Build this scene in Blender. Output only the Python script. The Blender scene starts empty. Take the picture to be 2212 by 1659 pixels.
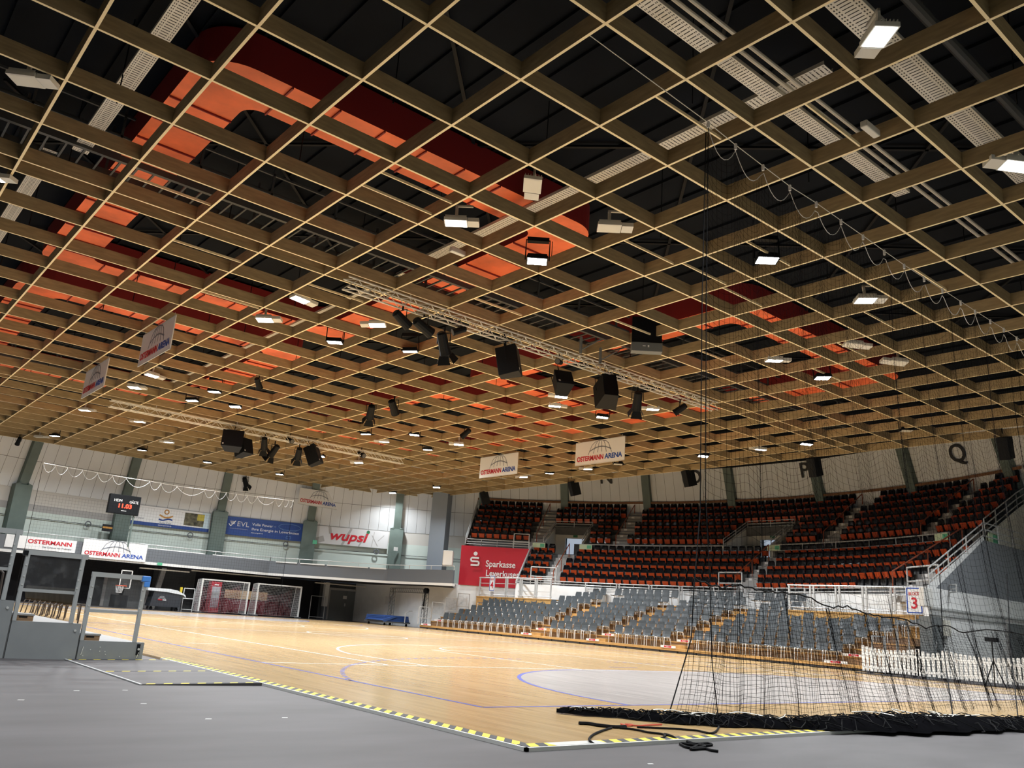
import bpy, bmesh, math, random
from mathutils import Vector, Matrix
random.seed(7)
SC = bpy.context.scene
COL = SC.collection
# ------------------------------------------------------------------ camera, world, exposure
W, H, F = 2212.0, 1659.0, 1818.685
CAM = Vector((0, 0, 1.008))
RX = Vector((0.76145534, -0.64460338, 0.06835386))
RY = Vector((0.2228317, 0.16127651, -0.96142389))
RZ = Vector((0.60871322, 0.74731277, 0.26644295))
cd = bpy.data.cameras.new('camera')
cd.sensor_width = 36.0
cd.sensor_fit = 'HORIZONTAL'
cd.lens = F / W * 36.0
cd.clip_start = 0.05
cd.clip_end = 300
cam = bpy.data.objects.new('camera', cd)
COL.objects.link(cam)
M3 = Matrix((RX, -RY, -RZ)).transposed()
cam.matrix_world = Matrix.Translation(CAM) @ M3.to_4x4()
SC.camera = cam
wd = bpy.data.worlds.new('hall_dark')
SC.world = wd
wd.use_nodes = True
wd.node_tree.nodes['Background'].inputs[0].default_value = (0.6, 0.7, 0.9, 1)
wd.node_tree.nodes['Background'].inputs[1].default_value = 0.02
vs = SC.view_settings
vs.view_transform = 'Standard'
vs.look = 'None'
vs.gamma = 1.0
vs.use_curve_mapping = False
vs.exposure = 0.0
LAMP = 290.0            # power of each floodlight lamp, watts
SPREAD = 146.0          # beam angle of the floodlight lamps, degrees
SC.cycles.max_bounces = 8
SC.cycles.diffuse_bounces = 5
SC.cycles.glossy_bounces = 3
SC.cycles.transparent_max_bounces = 24
SC.cycles.use_denoising = True
SC.cycles.sample_clamp_indirect = 6.0

# ------------------------------------------------------------------ measuring helpers
def ray(x, y):
    return RX * ((x - W / 2) / F) + RY * ((y - H / 2) / F) + RZ
def gz(x, y, Z):
    d = ray(x, y); return CAM + d * ((Z - CAM.z) / d.z)
def gy(x, y, Y):
    d = ray(x, y); return CAM + d * (Y / d.y)
def gx(x, y, X):
    d = ray(x, y); return CAM + d * (X / d.x)
CC = Vector((16.4, 27.97, 0))
def pol(R, a, z=0.0):
    a = math.radians(a); return Vector((CC.x + R * math.cos(a), CC.y + R * math.sin(a), z))
def gc(x, y, R):
    d = ray(x, y); A = d.x**2 + d.y**2; B = -2 * (d.x * CC.x + d.y * CC.y); C = CC.x**2 + CC.y**2 - R * R
    return CAM + d * ((-B + math.sqrt(max(0, B * B - 4 * A * C))) / (2 * A))
def inframe(p, m=0):
    v = p - CAM; c = v.dot(RZ)
    if c <= 0: return False
    x = v.dot(RX) / c * F + W / 2; y = v.dot(RY) / c * F + H / 2
    return -m < x < W + m and -m < y < H + m
ORD = ['first', 'second', 'third', 'fourth', 'fifth', 'sixth', 'seventh', 'eighth', 'ninth', 'tenth', 'eleventh', 'twelfth', 'thirteenth',
       'fourteenth', 'fifteenth', 'sixteenth', 'seventeenth', 'eighteenth', 'nineteenth', 'twentieth']
def ordw(n):
    if n <= 20: return ORD[n - 1]
    t = {2: 'twenty', 3: 'thirty', 4: 'forty', 5: 'fifty', 6: 'sixty', 7: 'seventy', 8: 'eighty'}[n // 10]
    if n % 10 == 0: return t[:-1] + 'ieth'
    return t + '-' + ORD[n % 10 - 1]

# ------------------------------------------------------------------ materials
def mat(name, col, rough=0.6, metal=0.0, noise=0.0, nscale=6.0, spec=0.5, emit=None, es=0.0, stretch=None, bump=0.0):
    m = bpy.data.materials.new(name); m.use_nodes = True
    nt = m.node_tree; b = nt.nodes['Principled BSDF']
    b.inputs['Base Color'].default_value = (*col, 1)
    b.inputs['Roughness'].default_value = rough
    b.inputs['Metallic'].default_value = metal
    b.inputs['Specular IOR Level'].default_value = spec
    if emit:
        b.inputs['Emission Color'].default_value = (*emit, 1); b.inputs['Emission Strength'].default_value = es
    if noise > 0:
        tc = nt.nodes.new('ShaderNodeTexCoord'); n = nt.nodes.new('ShaderNodeTexNoise')
        n.inputs['Scale'].default_value = nscale; n.inputs['Detail'].default_value = 4
        src = tc.outputs['Object']
        if stretch:
            mp = nt.nodes.new('ShaderNodeMapping'); mp.inputs['Scale'].default_value = stretch
            nt.links.new(src, mp.inputs[0]); src = mp.outputs[0]
        nt.links.new(src, n.inputs['Vector'])
        r = nt.nodes.new('ShaderNodeMapRange'); r.inputs['To Min'].default_value = 1 - noise; r.inputs['To Max'].default_value = 1 + noise
        r.inputs['From Min'].default_value = 0.3; r.inputs['From Max'].default_value = 0.7
        nt.links.new(n.outputs[0], r.inputs[0])
        mx = nt.nodes.new('ShaderNodeVectorMath'); mx.operation = 'SCALE'
        mx.inputs[0].default_value = col; nt.links.new(r.outputs[0], mx.inputs['Scale'])
        nt.links.new(mx.outputs[0], b.inputs['Base Color'])
        if bump:
            bp = nt.nodes.new('ShaderNodeBump'); bp.inputs['Strength'].default_value = bump
            nt.links.new(n.outputs[0], bp.inputs['Height']); nt.links.new(bp.outputs[0], b.inputs['Normal'])
    return m
def planks(name, c1, c2, cm, rough, ln=2.2, wd_=0.075, rot=90):
    m = bpy.data.materials.new(name); m.use_nodes = True
    nt = m.node_tree; b = nt.nodes['Principled BSDF']
    tc = nt.nodes.new('ShaderNodeTexCoord'); mp = nt.nodes.new('ShaderNodeMapping')
    mp.inputs['Rotation'].default_value = (0, 0, math.radians(rot))
    br = nt.nodes.new('ShaderNodeTexBrick')
    br.inputs['Color1'].default_value = (*c1, 1); br.inputs['Color2'].default_value = (*c2, 1); br.inputs['Mortar'].default_value = (*cm, 1)
    br.inputs['Scale'].default_value = 1.0; br.inputs['Mortar Size'].default_value = 0.0012
    br.inputs['Brick Width'].default_value = ln; br.inputs['Row Height'].default_value = wd_; br.inputs['Bias'].default_value = -0.1
    br.offset = 0.37
    nt.links.new(tc.outputs['Object'], mp.inputs[0]); nt.links.new(mp.outputs[0], br.inputs['Vector'])
    n = nt.nodes.new('ShaderNodeTexNoise'); n.inputs['Scale'].default_value = 1.0; n.inputs['Detail'].default_value = 5
    mp2 = nt.nodes.new('ShaderNodeMapping'); mp2.inputs['Scale'].default_value = (9, 0.7, 1)
    nt.links.new(tc.outputs['Object'], mp2.inputs[0]); nt.links.new(mp2.outputs[0], n.inputs['Vector'])
    r = nt.nodes.new('ShaderNodeMapRange'); r.inputs['From Min'].default_value = 0.3; r.inputs['From Max'].default_value = 0.7
    r.inputs['To Min'].default_value = 0.86; r.inputs['To Max'].default_value = 1.14
    nt.links.new(n.outputs[0], r.inputs[0])
    mx = nt.nodes.new('ShaderNodeVectorMath'); mx.operation = 'SCALE'
    nt.links.new(br.outputs['Color'], mx.inputs[0]); nt.links.new(r.outputs[0], mx.inputs['Scale'])
    nt.links.new(mx.outputs[0], b.inputs['Base Color'])
    b.inputs['Roughness'].default_value = rough
    b.inputs['Specular IOR Level'].default_value = 0.45
    return m
def stripes(name, c1, c2, freq, skew=0.0, axis=0):
    m = bpy.data.materials.new(name); m.use_nodes = True
    nt = m.node_tree; b = nt.nodes['Principled BSDF']
    tc = nt.nodes.new('ShaderNodeTexCoord'); sp = nt.nodes.new('ShaderNodeSeparateXYZ')
    nt.links.new(tc.outputs['Object'], sp.inputs[0])
    a = nt.nodes.new('ShaderNodeMath'); a.operation = 'MULTIPLY_ADD'
    nt.links.new(sp.outputs[1 - axis], a.inputs[0]); a.inputs[1].default_value = skew; nt.links.new(sp.outputs[axis], a.inputs[2])
    f = nt.nodes.new('ShaderNodeMath'); f.operation = 'MULTIPLY'; f.inputs[1].default_value = freq
    nt.links.new(a.outputs[0], f.inputs[0])
    fr = nt.nodes.new('ShaderNodeMath'); fr.operation = 'FRACT'; nt.links.new(f.outputs[0], fr.inputs[0])
    g = nt.nodes.new('ShaderNodeMath'); g.operation = 'GREATER_THAN'; g.inputs[1].default_value = 0.5; nt.links.new(fr.outputs[0], g.inputs[0])
    mx = nt.nodes.new('ShaderNodeMix'); mx.data_type = 'RGBA'
    mx.inputs[6].default_value = (*c1, 1); mx.inputs[7].default_value = (*c2, 1)
    nt.links.new(g.outputs[0], mx.inputs[0]); nt.links.new(mx.outputs[2], b.inputs['Base Color'])
    b.inputs['Roughness'].default_value = 0.6
    return m
def glassy(name, col, alpha, rough=0.05):
    m = bpy.data.materials.new(name); m.use_nodes = True
    nt = m.node_tree; nt.nodes.clear()
    o = nt.nodes.new('ShaderNodeOutputMaterial'); t = nt.nodes.new('ShaderNodeBsdfTransparent'); p = nt.nodes.new('ShaderNodeBsdfPrincipled')
    p.inputs['Base Color'].default_value = (*col, 1); p.inputs['Roughness'].default_value = rough
    n = nt.nodes.new('ShaderNodeTexNoise'); n.inputs['Scale'].default_value = 7; n.inputs['Detail'].default_value = 6
    r = nt.nodes.new('ShaderNodeMapRange'); r.inputs['From Min'].default_value = 0.5; r.inputs['From Max'].default_value = 0.8
    r.inputs['To Min'].default_value = alpha; r.inputs['To Max'].default_value = alpha * 3.0
    tc = nt.nodes.new('ShaderNodeTexCoord'); nt.links.new(tc.outputs['Object'], n.inputs['Vector'])
    nt.links.new(n.outputs[0], r.inputs[0])
    x = nt.nodes.new('ShaderNodeMixShader'); nt.links.new(r.outputs[0], x.inputs[0])
    nt.links.new(t.outputs[0], x.inputs[1]); nt.links.new(p.outputs[0], x.inputs[2]); nt.links.new(x.outputs[0], o.inputs[0])
    return m
M = {}
M['wood'] = planks('court_wood', (0.525, 0.36, 0.175), (0.475, 0.315, 0.145), (0.36, 0.225, 0.095), 0.2)
M['goalgrey'] = planks('court_grey_lacquer', (0.45, 0.415, 0.39), (0.41, 0.375, 0.355), (0.33, 0.295, 0.27), 0.2)
M['grey_floor'] = mat('dark_grey_vinyl', (0.068, 0.063, 0.067), 0.55, noise=0.28, nscale=1.0, stretch=(0.6, 1.6, 1), bump=0.02)
M['linewhite'] = mat('line_white', (0.75, 0.75, 0.72), 0.3)
M['lineblue'] = mat('line_blue', (0.10, 0.12, 0.42), 0.3)
M['hazx'] = stripes('hazard_stripes_x', (0.78, 0.62, 0.04), (0.03, 0.03, 0.035), 5.0, -0.5, 0)
M['hazy'] = stripes('hazard_stripes_y', (0.78, 0.62, 0.04), (0.03, 0.03, 0.035), 5.0, -1.1, 1)
M['beam'] = mat('brown_pine_beam', (0.37, 0.275, 0.145), 0.65, noise=0.18, nscale=3.0, stretch=(1, 1, 6))
M['beamedge'] = mat('pale_pine_edge', (0.95, 0.80, 0.50), 0.5)
M['roof'] = mat('dark_roof_deck', (0.008, 0.010, 0.014), 0.9, spec=0.1, noise=0.2, nscale=0.8)
M['orange'] = mat('orange_ring_lining', (0.85, 0.17, 0.06), 0.5, noise=0.25, nscale=1.2, bump=0.3)
M['darkred'] = mat('dark_red_skirt', (0.22, 0.012, 0.014), 0.6)
M['galv'] = mat('galvanised_steel', (0.72, 0.70, 0.64), 0.45, 0.3)
M['trayhole'] = mat('tray_dark_slot', (0.05, 0.05, 0.05), 0.7)
M['pipe'] = mat('duct_dark_paint', (0.06, 0.065, 0.07), 0.5)
M['panel'] = mat('wall_panel_white', (0.74, 0.765, 0.79), 0.7, noise=0.05, nscale=0.6)
M['gap'] = mat('panel_joint_dark', (0.05, 0.05, 0.05), 0.8)
M['mint'] = mat('wall_mint_paint', (0.60, 0.68, 0.63), 0.7, noise=0.04, nscale=1.0)
M['bandwhite'] = mat('wall_band_cream', (0.58, 0.56, 0.52), 0.7)
M['bandgrey'] = mat('wall_band_grey', (0.38, 0.37, 0.36), 0.7)
M['col'] = mat('column_green_grey', (0.115, 0.155, 0.14), 0.6, noise=0.1, nscale=2)
M['bluegrey'] = mat('column_blue_grey', (0.27, 0.31, 0.36), 0.6)
M['parapet'] = mat('parapet_slate', (0.12, 0.132, 0.15), 0.6)
M['sidegrey'] = mat('side_wall_grey', (0.20, 0.215, 0.235), 0.6)
M['white'] = mat('white_paint', (0.72, 0.72, 0.70), 0.5)
M['whitewall'] = mat('white_block_wall', (0.78, 0.79, 0.79), 0.7, noise=0.05, nscale=2)
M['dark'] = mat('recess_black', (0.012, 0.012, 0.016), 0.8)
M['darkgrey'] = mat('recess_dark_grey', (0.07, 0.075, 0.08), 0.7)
M['door'] = mat('door_grey', (0.16, 0.17, 0.175), 0.5)
M['steel'] = mat('rail_grey_steel', (0.55, 0.56, 0.56), 0.4, 0.2)
M['barrier'] = mat('barrier_grey_paint', (0.245, 0.26, 0.27), 0.5, noise=0.06, nscale=3)
M['frame'] = mat('barrier_frame_grey', (0.36, 0.38, 0.39), 0.45)
M['acryl'] = glassy('scratched_acrylic', (0.32, 0.33, 0.35), 0.055)
M['ply'] = mat('riser_plywood', (0.50, 0.29, 0.10), 0.5, noise=0.15, nscale=4)
M['boxwood_shade'] = mat('box_oak_riser_shade', (0.26, 0.155, 0.08), 0.6, noise=0.25, nscale=6, stretch=(1, 1, 8))  # step box oak; on the stand risers it paints in their shadow
M['tread'] = mat('tread_grey', (0.30, 0.30, 0.30), 0.5)
M['shell'] = mat('chair_shell_grey', (0.066, 0.077, 0.085), 0.28)
M['leg'] = mat('chair_leg_chrome', (0.78, 0.78, 0.78), 0.3, 0.3)
M['shelldark'] = mat('chair_shell_dark_grey', (0.022, 0.024, 0.025), 0.6, spec=0.15)
M['legdark'] = mat('chair_leg_brown', (0.06, 0.045, 0.038), 0.5)
M['seatblack'] = mat('seat_back_black', (0.004, 0.004, 0.006), 0.14, spec=0.3)
M['seatorange'] = mat('seat_pan_orange', (0.47, 0.065, 0.016), 0.3)
M['concrete'] = mat('terrace_concrete', (0.10, 0.10, 0.10), 0.8, noise=0.1)
M['trimwood'] = mat('stand_trim_brown', (0.20, 0.09, 0.035), 0.6)
M['orangerail'] = mat('orange_handrail', (0.24, 0.05, 0.016), 0.4)
M['beige'] = mat('portal_beige', (0.66, 0.64, 0.57), 0.7)
M['black'] = mat('black_matt', (0.005, 0.006, 0.008), 0.6, spec=0.2)
M['blackgrille'] = mat('black_grille', (0.006, 0.007, 0.011), 0.6, spec=0.2)
M['greygrille'] = mat('grey_underside', (0.12, 0.12, 0.12), 0.6)
M['lens'] = mat('lit_lens', (0.9, 0.9, 0.9), 0.4, emit=(0.93, 0.96, 1.0), es=28.0)
M['offlens'] = mat('unlit_lens', (0.72, 0.70, 0.62), 0.35)
M['drv'] = mat('driver_box_white', (0.70, 0.69, 0.64), 0.4)
M['signwhite'] = mat('sign_white', (0.80, 0.80, 0.80), 0.5)
M['txtred'] = mat('lettering_red', (0.55, 0.012, 0.03), 0.5)
M['txtblue'] = mat('lettering_blue', (0.012, 0.07, 0.38), 0.5)
M['txtgrey'] = mat('lettering_grey', (0.20, 0.22, 0.26), 0.5)
M['txtblack'] = mat('lettering_black', (0.012, 0.012, 0.012), 0.6)
M['txtwhite'] = mat('lettering_white', (0.80, 0.80, 0.80), 0.5)
M['navy'] = mat('banner_navy', (0.012, 0.055, 0.25), 0.5)
M['midblue'] = mat('banner_light_blue', (0.10, 0.20, 0.42), 0.5)
M['paleblue'] = mat('banner_pale_blue', (0.55, 0.68, 0.75), 0.5)
M['ochre'] = mat('banner_ochre', (0.52, 0.25, 0.05), 0.5)
M['photo'] = mat('banner_photo', (0.11, 0.10, 0.06), 0.6, noise=0.9, nscale=3)
M['photoy'] = mat('banner_photo_yellow', (0.50, 0.42, 0.06), 0.6)
M['signred'] = mat('sign_red', (0.48, 0.008, 0.025), 0.4)
M['palegrey'] = mat('banner_pale_grey', (0.62, 0.62, 0.63), 0.5)
M['led'] = mat('led_red', (0.9, 0.05, 0.02), 0.4, emit=(1, 0.06, 0.03), es=3.0)
M['green'] = mat('dot_green', (0.02, 0.16, 0.07), 0.5)
M['exit'] = mat('exit_sign_green', (0.10, 0.42, 0.24), 0.5)
M['exitpale'] = mat('exit_sign_pale', (0.55, 0.66, 0.45), 0.5)
M['netblack'] = mat('net_cord_black', (0.005, 0.005, 0.006), 0.9, spec=0.0)
M['netwhite'] = mat('net_cord_white', (0.70, 0.70, 0.70), 0.6)
M['rope'] = mat('rope_black', (0.006, 0.006, 0.007), 0.8, spec=0.15)
M['ropered'] = mat('rope_red', (0.55, 0.07, 0.03), 0.7)
M['redcloth'] = mat('dark_red_mats', (0.17, 0.018, 0.03), 0.7, noise=0.2)
M['card'] = mat('cardboard_tan', (0.50, 0.35, 0.20), 0.7)
M['vend'] = mat('cooler_red', (0.42, 0.01, 0.03), 0.4)
M['vendglass'] = mat('cooler_glass', (0.40, 0.42, 0.46), 0.2)
M['bluemat'] = mat('blue_gym_mat', (0.018, 0.06, 0.22), 0.6)
M['bluecap'] = mat('bright_blue_cap', (0.06, 0.25, 0.75), 0.4)
M['hoop'] = mat('hoop_red', (0.60, 0.10, 0.04), 0.4)
M['cover'] = mat('dark_cover', (0.03, 0.034, 0.042), 0.5)
M['coverwhite'] = mat('white_cover', (0.75, 0.78, 0.80), 0.4)
M['daylight'] = mat('corridor_daylight', (0.6, 0.7, 0.8), 0.6, emit=(0.70, 0.82, 1.0), es=0.42)
M['fence'] = mat('picket_white', (0.82, 0.83, 0.83), 0.5)
M['fencebase'] = mat('fence_base_dark', (0.06, 0.055, 0.06), 0.7)
M['cab'] = mat('cabinet_grey', (0.15, 0.165, 0.17), 0.5)
M['yellow'] = mat('yellow_post', (0.6, 0.45, 0.03), 0.5)
M['tube'] = mat('fluorescent_tube_off', (0.62, 0.58, 0.50), 0.5)

# ------------------------------------------------------------------ mesh builder
class MB:
    def __init__(s): s.v = []; s.f = []; s.m = []
    def quad(s, a, b, c, d, mi=0):
        n = len(s.v); s.v += [tuple(a), tuple(b), tuple(c), tuple(d)]; s.f.append((n, n + 1, n + 2, n + 3)); s.m.append(mi)
    def poly(s, pts, mi=0):
        n = len(s.v); s.v += [tuple(p) for p in pts]; s.f.append(tuple(range(n, n + len(pts)))); s.m.append(mi)
    def box(s, x0, x1, y0, y1, z0, z1, mi=0, bot=None, mtx=None):
        P = [Vector(p) for p in ((x0, y0, z0), (x1, y0, z0), (x1, y1, z0), (x0, y1, z0), (x0, y0, z1), (x1, y0, z1), (x1, y1, z1), (x0, y1, z1))]
        if mtx: P = [mtx @ p for p in P]
        n = len(s.v); s.v += [tuple(p) for p in P]
        for i, q in enumerate(((0, 3, 2, 1), (4, 5, 6, 7), (0, 1, 5, 4), (1, 2, 6, 5), (2, 3, 7, 6), (3, 0, 4, 7))):
            s.f.append(tuple(n + k for k in q)); s.m.append(bot if (bot is not None and i == 0) else mi)
    def bar(s, a, b, w, h=None, mi=0, up=Vector((0, 0, 1))):
        a = Vector(a); b = Vector(b); h = h or w; d = (b - a).normalized()
        if abs(d.dot(up)) > 0.99: up = Vector((1, 0, 0))
        r = d.cross(up).normalized() * (w / 2); u = r.cross(d).normalized() * (h / 2)
        n = len(s.v)
        s.v += [tuple(p) for p in (a - r - u, a + r - u, a + r + u, a - r + u, b - r - u, b + r - u, b + r + u, b - r + u)]
        for q in ((0, 1, 2, 3), (7, 6, 5, 4), (0, 4, 5, 1), (1, 5, 6, 2), (2, 6, 7, 3), (3, 7, 4, 0)):
            s.f.append(tuple(n + k for k in q)); s.m.append(mi)
    def tube(s, path, r, k=6, mi=0, cap=True, closed=False):
        path = [Vector(p) for p in path]; n0 = len(s.v); N = len(path); prev = None
        for i, p in enumerate(path):
            if closed: d = path[(i + 1) % N] - path[i - 1]
            else: d = path[min(i + 1, N - 1)] - path[max(i - 1, 0)]
            d.normalize()
            if prev is None:
                up = Vector((0, 0, 1)) if abs(d.z) < 0.9 else Vector((1, 0, 0)); a = d.cross(up).normalized()
            else:
                a = prev - d * prev.dot(d)
                a = a.normalized() if a.length > 1e-6 else d.cross(Vector((0.3, 0.5, 0.8))).normalized()
            prev = a; b = d.cross(a)
            rr = r[i] if isinstance(r, (list, tuple)) else r
            for j in range(k):
                t = 2 * math.pi * j / k; s.v.append(tuple(p + a * (rr * math.cos(t)) + b * (rr * math.sin(t))))
        for i in range(N if closed else N - 1):
            i2 = (i + 1) % N
            for j in range(k):
                s.f.append((n0 + i * k + j, n0 + i * k + (j + 1) % k, n0 + i2 * k + (j + 1) % k, n0 + i2 * k + j)); s.m.append(mi)
        if cap and not closed:
            s.f.append(tuple(n0 + j for j in range(k))[::-1]); s.m.append(mi)
            s.f.append(tuple(n0 + (N - 1) * k + j for j in range(k))); s.m.append(mi)
    def prism(s, pts, ax, mi=0):
        pts = [Vector(p) for p in pts]; ax = Vector(ax); n = len(s.v); k = len(pts)
        s.v += [tuple(p) for p in pts] + [tuple(p + ax) for p in pts]
        s.f.append(tuple(range(n, n + k))[::-1]); s.m.append(mi)
        s.f.append(tuple(range(n + k, n + 2 * k))); s.m.append(mi)
        for i in range(k):
            j = (i + 1) % k; s.f.append((n + i, n + j, n + k + j, n + k + i)); s.m.append(mi)
    def build(s, name, mats, parent=None, smooth=False, fix=True, bevel=0.0):
        me = bpy.data.meshes.new(name); me.from_pydata(s.v, [], s.f)
        if not isinstance(mats, (list, tuple)): mats = [mats]
        for m in mats: me.materials.append(m)
        me.polygons.foreach_set('material_index', s.m)
        if smooth: me.polygons.foreach_set('use_smooth', [True] * len(s.f))
        if fix:
            bm = bmesh.new(); bm.from_mesh(me); bmesh.ops.recalc_face_normals(bm, faces=bm.faces); bm.to_mesh(me); bm.free()
        me.update()
        o = bpy.data.objects.new(name, me); COL.objects.link(o)
        if parent: o.parent = parent
        if bevel:
            md = o.modifiers.new('edge', 'BEVEL'); md.width = bevel; md.segments = 2; md.limit_method = 'ANGLE'
        return o
def tag(o, label, cat, group=None, kind=None):
    o['label'] = label; o['category'] = cat
    if group: o['group'] = group
    if kind: o['kind'] = kind
    return o
def struct(o): o['kind'] = 'structure'; return o
def empty(name, loc=(0, 0, 0), rz=0.0, mtx=None):
    o = bpy.data.objects.new(name, None); COL.objects.link(o); o.empty_display_size = 0.2
    if mtx is not None: o.matrix_world = mtx
    else: o.location = loc; o.rotation_euler = (0, 0, rz)
    return o
def copytree(o, parent=None):
    c = o.copy(); COL.objects.link(c)
    if parent: c.parent = parent
    for ch in o.children: copytree(ch, c)
    return c
def frame(o, u, v):
    u = Vector(u).normalized(); n = u.cross(Vector(v)).normalized(); v = n.cross(u)
    return Matrix.Translation(o) @ Matrix((u, v, n)).transposed().to_4x4()
def text(parent, s, x, y, size, m, ex=0.004, z=0.006, bold=0.0, shear=0.0, width=None, align='CENTER', name='lettering', rot=0.0):
    c = bpy.data.curves.new('t', 'FONT'); c.body = s; c.size = size; c.align_x = align; c.align_y = 'CENTER'
    c.extrude = ex; c.offset = bold; c.shear = shear; c.resolution_u = 3
    t = bpy.data.objects.new('t', c); COL.objects.link(t)
    dg = bpy.context.evaluated_depsgraph_get(); dg.update()
    me = bpy.data.meshes.new_from_object(t.evaluated_get(dg)); bpy.data.objects.remove(t); bpy.data.curves.remove(c)
    me.name = name; me.materials.clear(); me.materials.append(m)
    o = bpy.data.objects.new(name, me); COL.objects.link(o); o.parent = parent
    w = max(v.co.x for v in me.vertices) - min(v.co.x for v in me.vertices)
    sx = width / w if width else 1
    o.location = (x, y, z); o.scale = (sx, 1, 1); o.rotation_euler = (0, 0, rot)
    return o
def flat(mb, pts, w, z=0.006, t=0.004, mi=0):
    for a, b in zip(pts[:-1], pts[1:]):
        mb.bar((a[0], a[1], z), (b[0], b[1], z), w, t, mi)
def arena_logo(parent, cx, cy, w, m, z=0.006):
    mb = MB(); h = w * 0.42
    def P(u, v): return (cx + u * w, cy + v * h)
    arc = [P(-0.5 + i / 12, -0.28 + 0.30 * math.sin(math.pi * i / 12)) for i in range(13)]
    flat(mb, arc, w * 0.035, z)
    top = [P(-0.23 + 0.46 * i / 8, 0.42 + 0.10 * math.sin(math.pi * i / 8)) for i in range(9)]
    flat(mb, top, w * 0.02, z)
    for i, (u0, u1) in enumerate(((-0.23, -0.56), (-0.14, -0.32), (-0.045, -0.12), (0.045, 0.07), (0.14, 0.28), (0.23, 0.52))):
        v1 = -0.56 + 0.16 * (1 - abs(u1) * 1.7)
        flat(mb, [P(u0, 0.46), P(u0 + (u1 - u0) * 0.5, 0.20), P(u1, v1)], w * 0.02, z)
    return mb.build('emblem', m, parent)
def arena_sign(root, w, h):
    arena_logo(root, 0.02 * w, 0.20 * h, w * 0.44, M['txtgrey'])
    text(root, 'OSTERMANN', -0.185 * w, -0.26 * h, h * 0.30, M['txtred'], bold=0.008 * h, width=w * 0.545)
    text(root, 'ARENA', 0.285 * w, -0.26 * h, h * 0.30, M['txtblue'], bold=0.008 * h, width=w * 0.345)
def rail(mb, pts, h, bars=(1.0, 0.66, 0.33), r=0.022, step=1.3, k=5):
    pts = [Vector(p) for p in pts]
    for b in bars: mb.tube([p + Vector((0, 0, h * b)) for p in pts], r, k)
    for a, b in zip(pts[:-1], pts[1:]):
        n = max(1, round((b - a).length / step))
        for i in range(n + 1):
            p = a.lerp(b, i / n); mb.tube([p, p + Vector((0, 0, h))], r, k)

# ------------------------------------------------------------------ floors
fl = MB(); fl.box(-16, 48, -4, 60, -0.33, -0.03)
struct(fl.build('floor', M['grey_floor']))
X0, X1, Y0, Y1 = 4.92, 30.15, 5.52, 50.4
wf = MB()
wf.box(X0, 28.2, Y0, 15.3, -0.03, 0); wf.box(X0, X1, 15.3, Y1, -0.03, 0)
court = struct(wf.build('floor_court', M['wood']))
def marking(name, m): return (MB(), name, m)
GX0, GX1, G0, G1 = 6.40, 26.40, 7.97, 47.97
def line(mb, a, b, w, z=0.0016): mb.bar((*a, z), (*b, z), w, 0.0012)
def arcpts(cx, cy, r, a0, a1, n=32):
    return [(cx + r * math.cos(math.radians(a0 + (a1 - a0) * i / n)), cy + r * math.sin(math.radians(a0 + (a1 - a0) * i / n))) for i in range(n + 1)]
def arcline(mb, cx, cy, r, a0, a1, w, dash=None, n=40):
    p = arcpts(cx, cy, r, a0, a1, n)
    for i in range(n):
        if dash and i % 2: continue
        line(mb, p[i], p[i + 1], w)
CX = 16.4
for yg, sg in ((G0, 1), (G1, -1)):
    pts = arcpts(CX - 1.5, yg, 6.0, 180, 90) + arcpts(CX + 1.5, yg, 6.0, 90, 0)
    g = MB(); g.poly([(x, yg + (y - yg) * sg, 0.0008) for x, y in pts])
    g.build('goal_area', M['goalgrey'], court)
bl = MB()
for x in (GX0, GX1): line(bl, (x, G0), (x, G1), 0.06)
for y in (G0, G1): line(bl, (GX0, y), (GX1, y), 0.06)
for yg, sg in ((G0, 1), (G1, -1)):
    for xc, a0, a1 in ((CX - 1.5, 180, 90), (CX + 1.5, 90, 0)):
        arcline(bl, xc, yg, 6.03, a0 * sg, a1 * sg, 0.07)
    line(bl, (CX - 1.5, yg + 6.03 * sg), (CX + 1.5, yg + 6.03 * sg), 0.07)
    for xc, a0, a1 in ((CX - 1.5, 160.8, 90), (CX + 1.5, 90, 19.2)):
        arcline(bl, xc, yg, 9.0, a0 * sg, a1 * sg, 0.07, True, 74)
    line(bl, (CX - 0.5, yg + 7 * sg), (CX + 0.5, yg + 7 * sg), 0.06)
line(bl, (GX0, 27.97), (GX1, 27.97), 0.06)
bl.build('court_line', M['lineblue'], court)
wl = MB(); BX0, BX1, B0, B1 = 8.9, 23.9, 13.93, 42.0
for x in (BX0, BX1): line(wl, (x, B0), (x, B1), 0.06, 0.0026)
for y in (B0, B1): line(wl, (GX0 if y == B0 else BX0, y), (GX1, y), 0.06, 0.0026)
line(wl, (BX0, 27.97), (BX1, 27.97), 0.06, 0.0026)
arcline(wl, CX, 27.97, 1.8, 0, 360, 0.06)
for yb, sg in ((B0, 1), (B1, -1)):
    yh = yb + 1.575 * sg
    for sx in (-1, 1):
        line(wl, (CX + sx * 6.6, yb), (CX + sx * 6.6, yb + 2.99 * sg), 0.06, 0.0026)
        line(wl, (CX + sx * 2.45, yb), (CX + sx * 2.45, yb + 5.8 * sg), 0.06, 0.0026)
    arcline(wl, CX, yh, 6.75, 12.1 * sg, 167.9 * sg, 0.06)
    line(wl, (CX - 2.45, yb + 5.8 * sg), (CX + 2.45, yb + 5.8 * sg), 0.06, 0.0026)
    arcline(wl, CX, yb + 5.8 * sg, 1.8, 0, 180 * sg, 0.06)
line(wl, (6.9, 24.2), (7.5, 24.2), 0.05); line(wl, (6.9, 18.9), (7.6, 18.9), 0.05)
wl.build('court_line', M['linewhite'], court)
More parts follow.
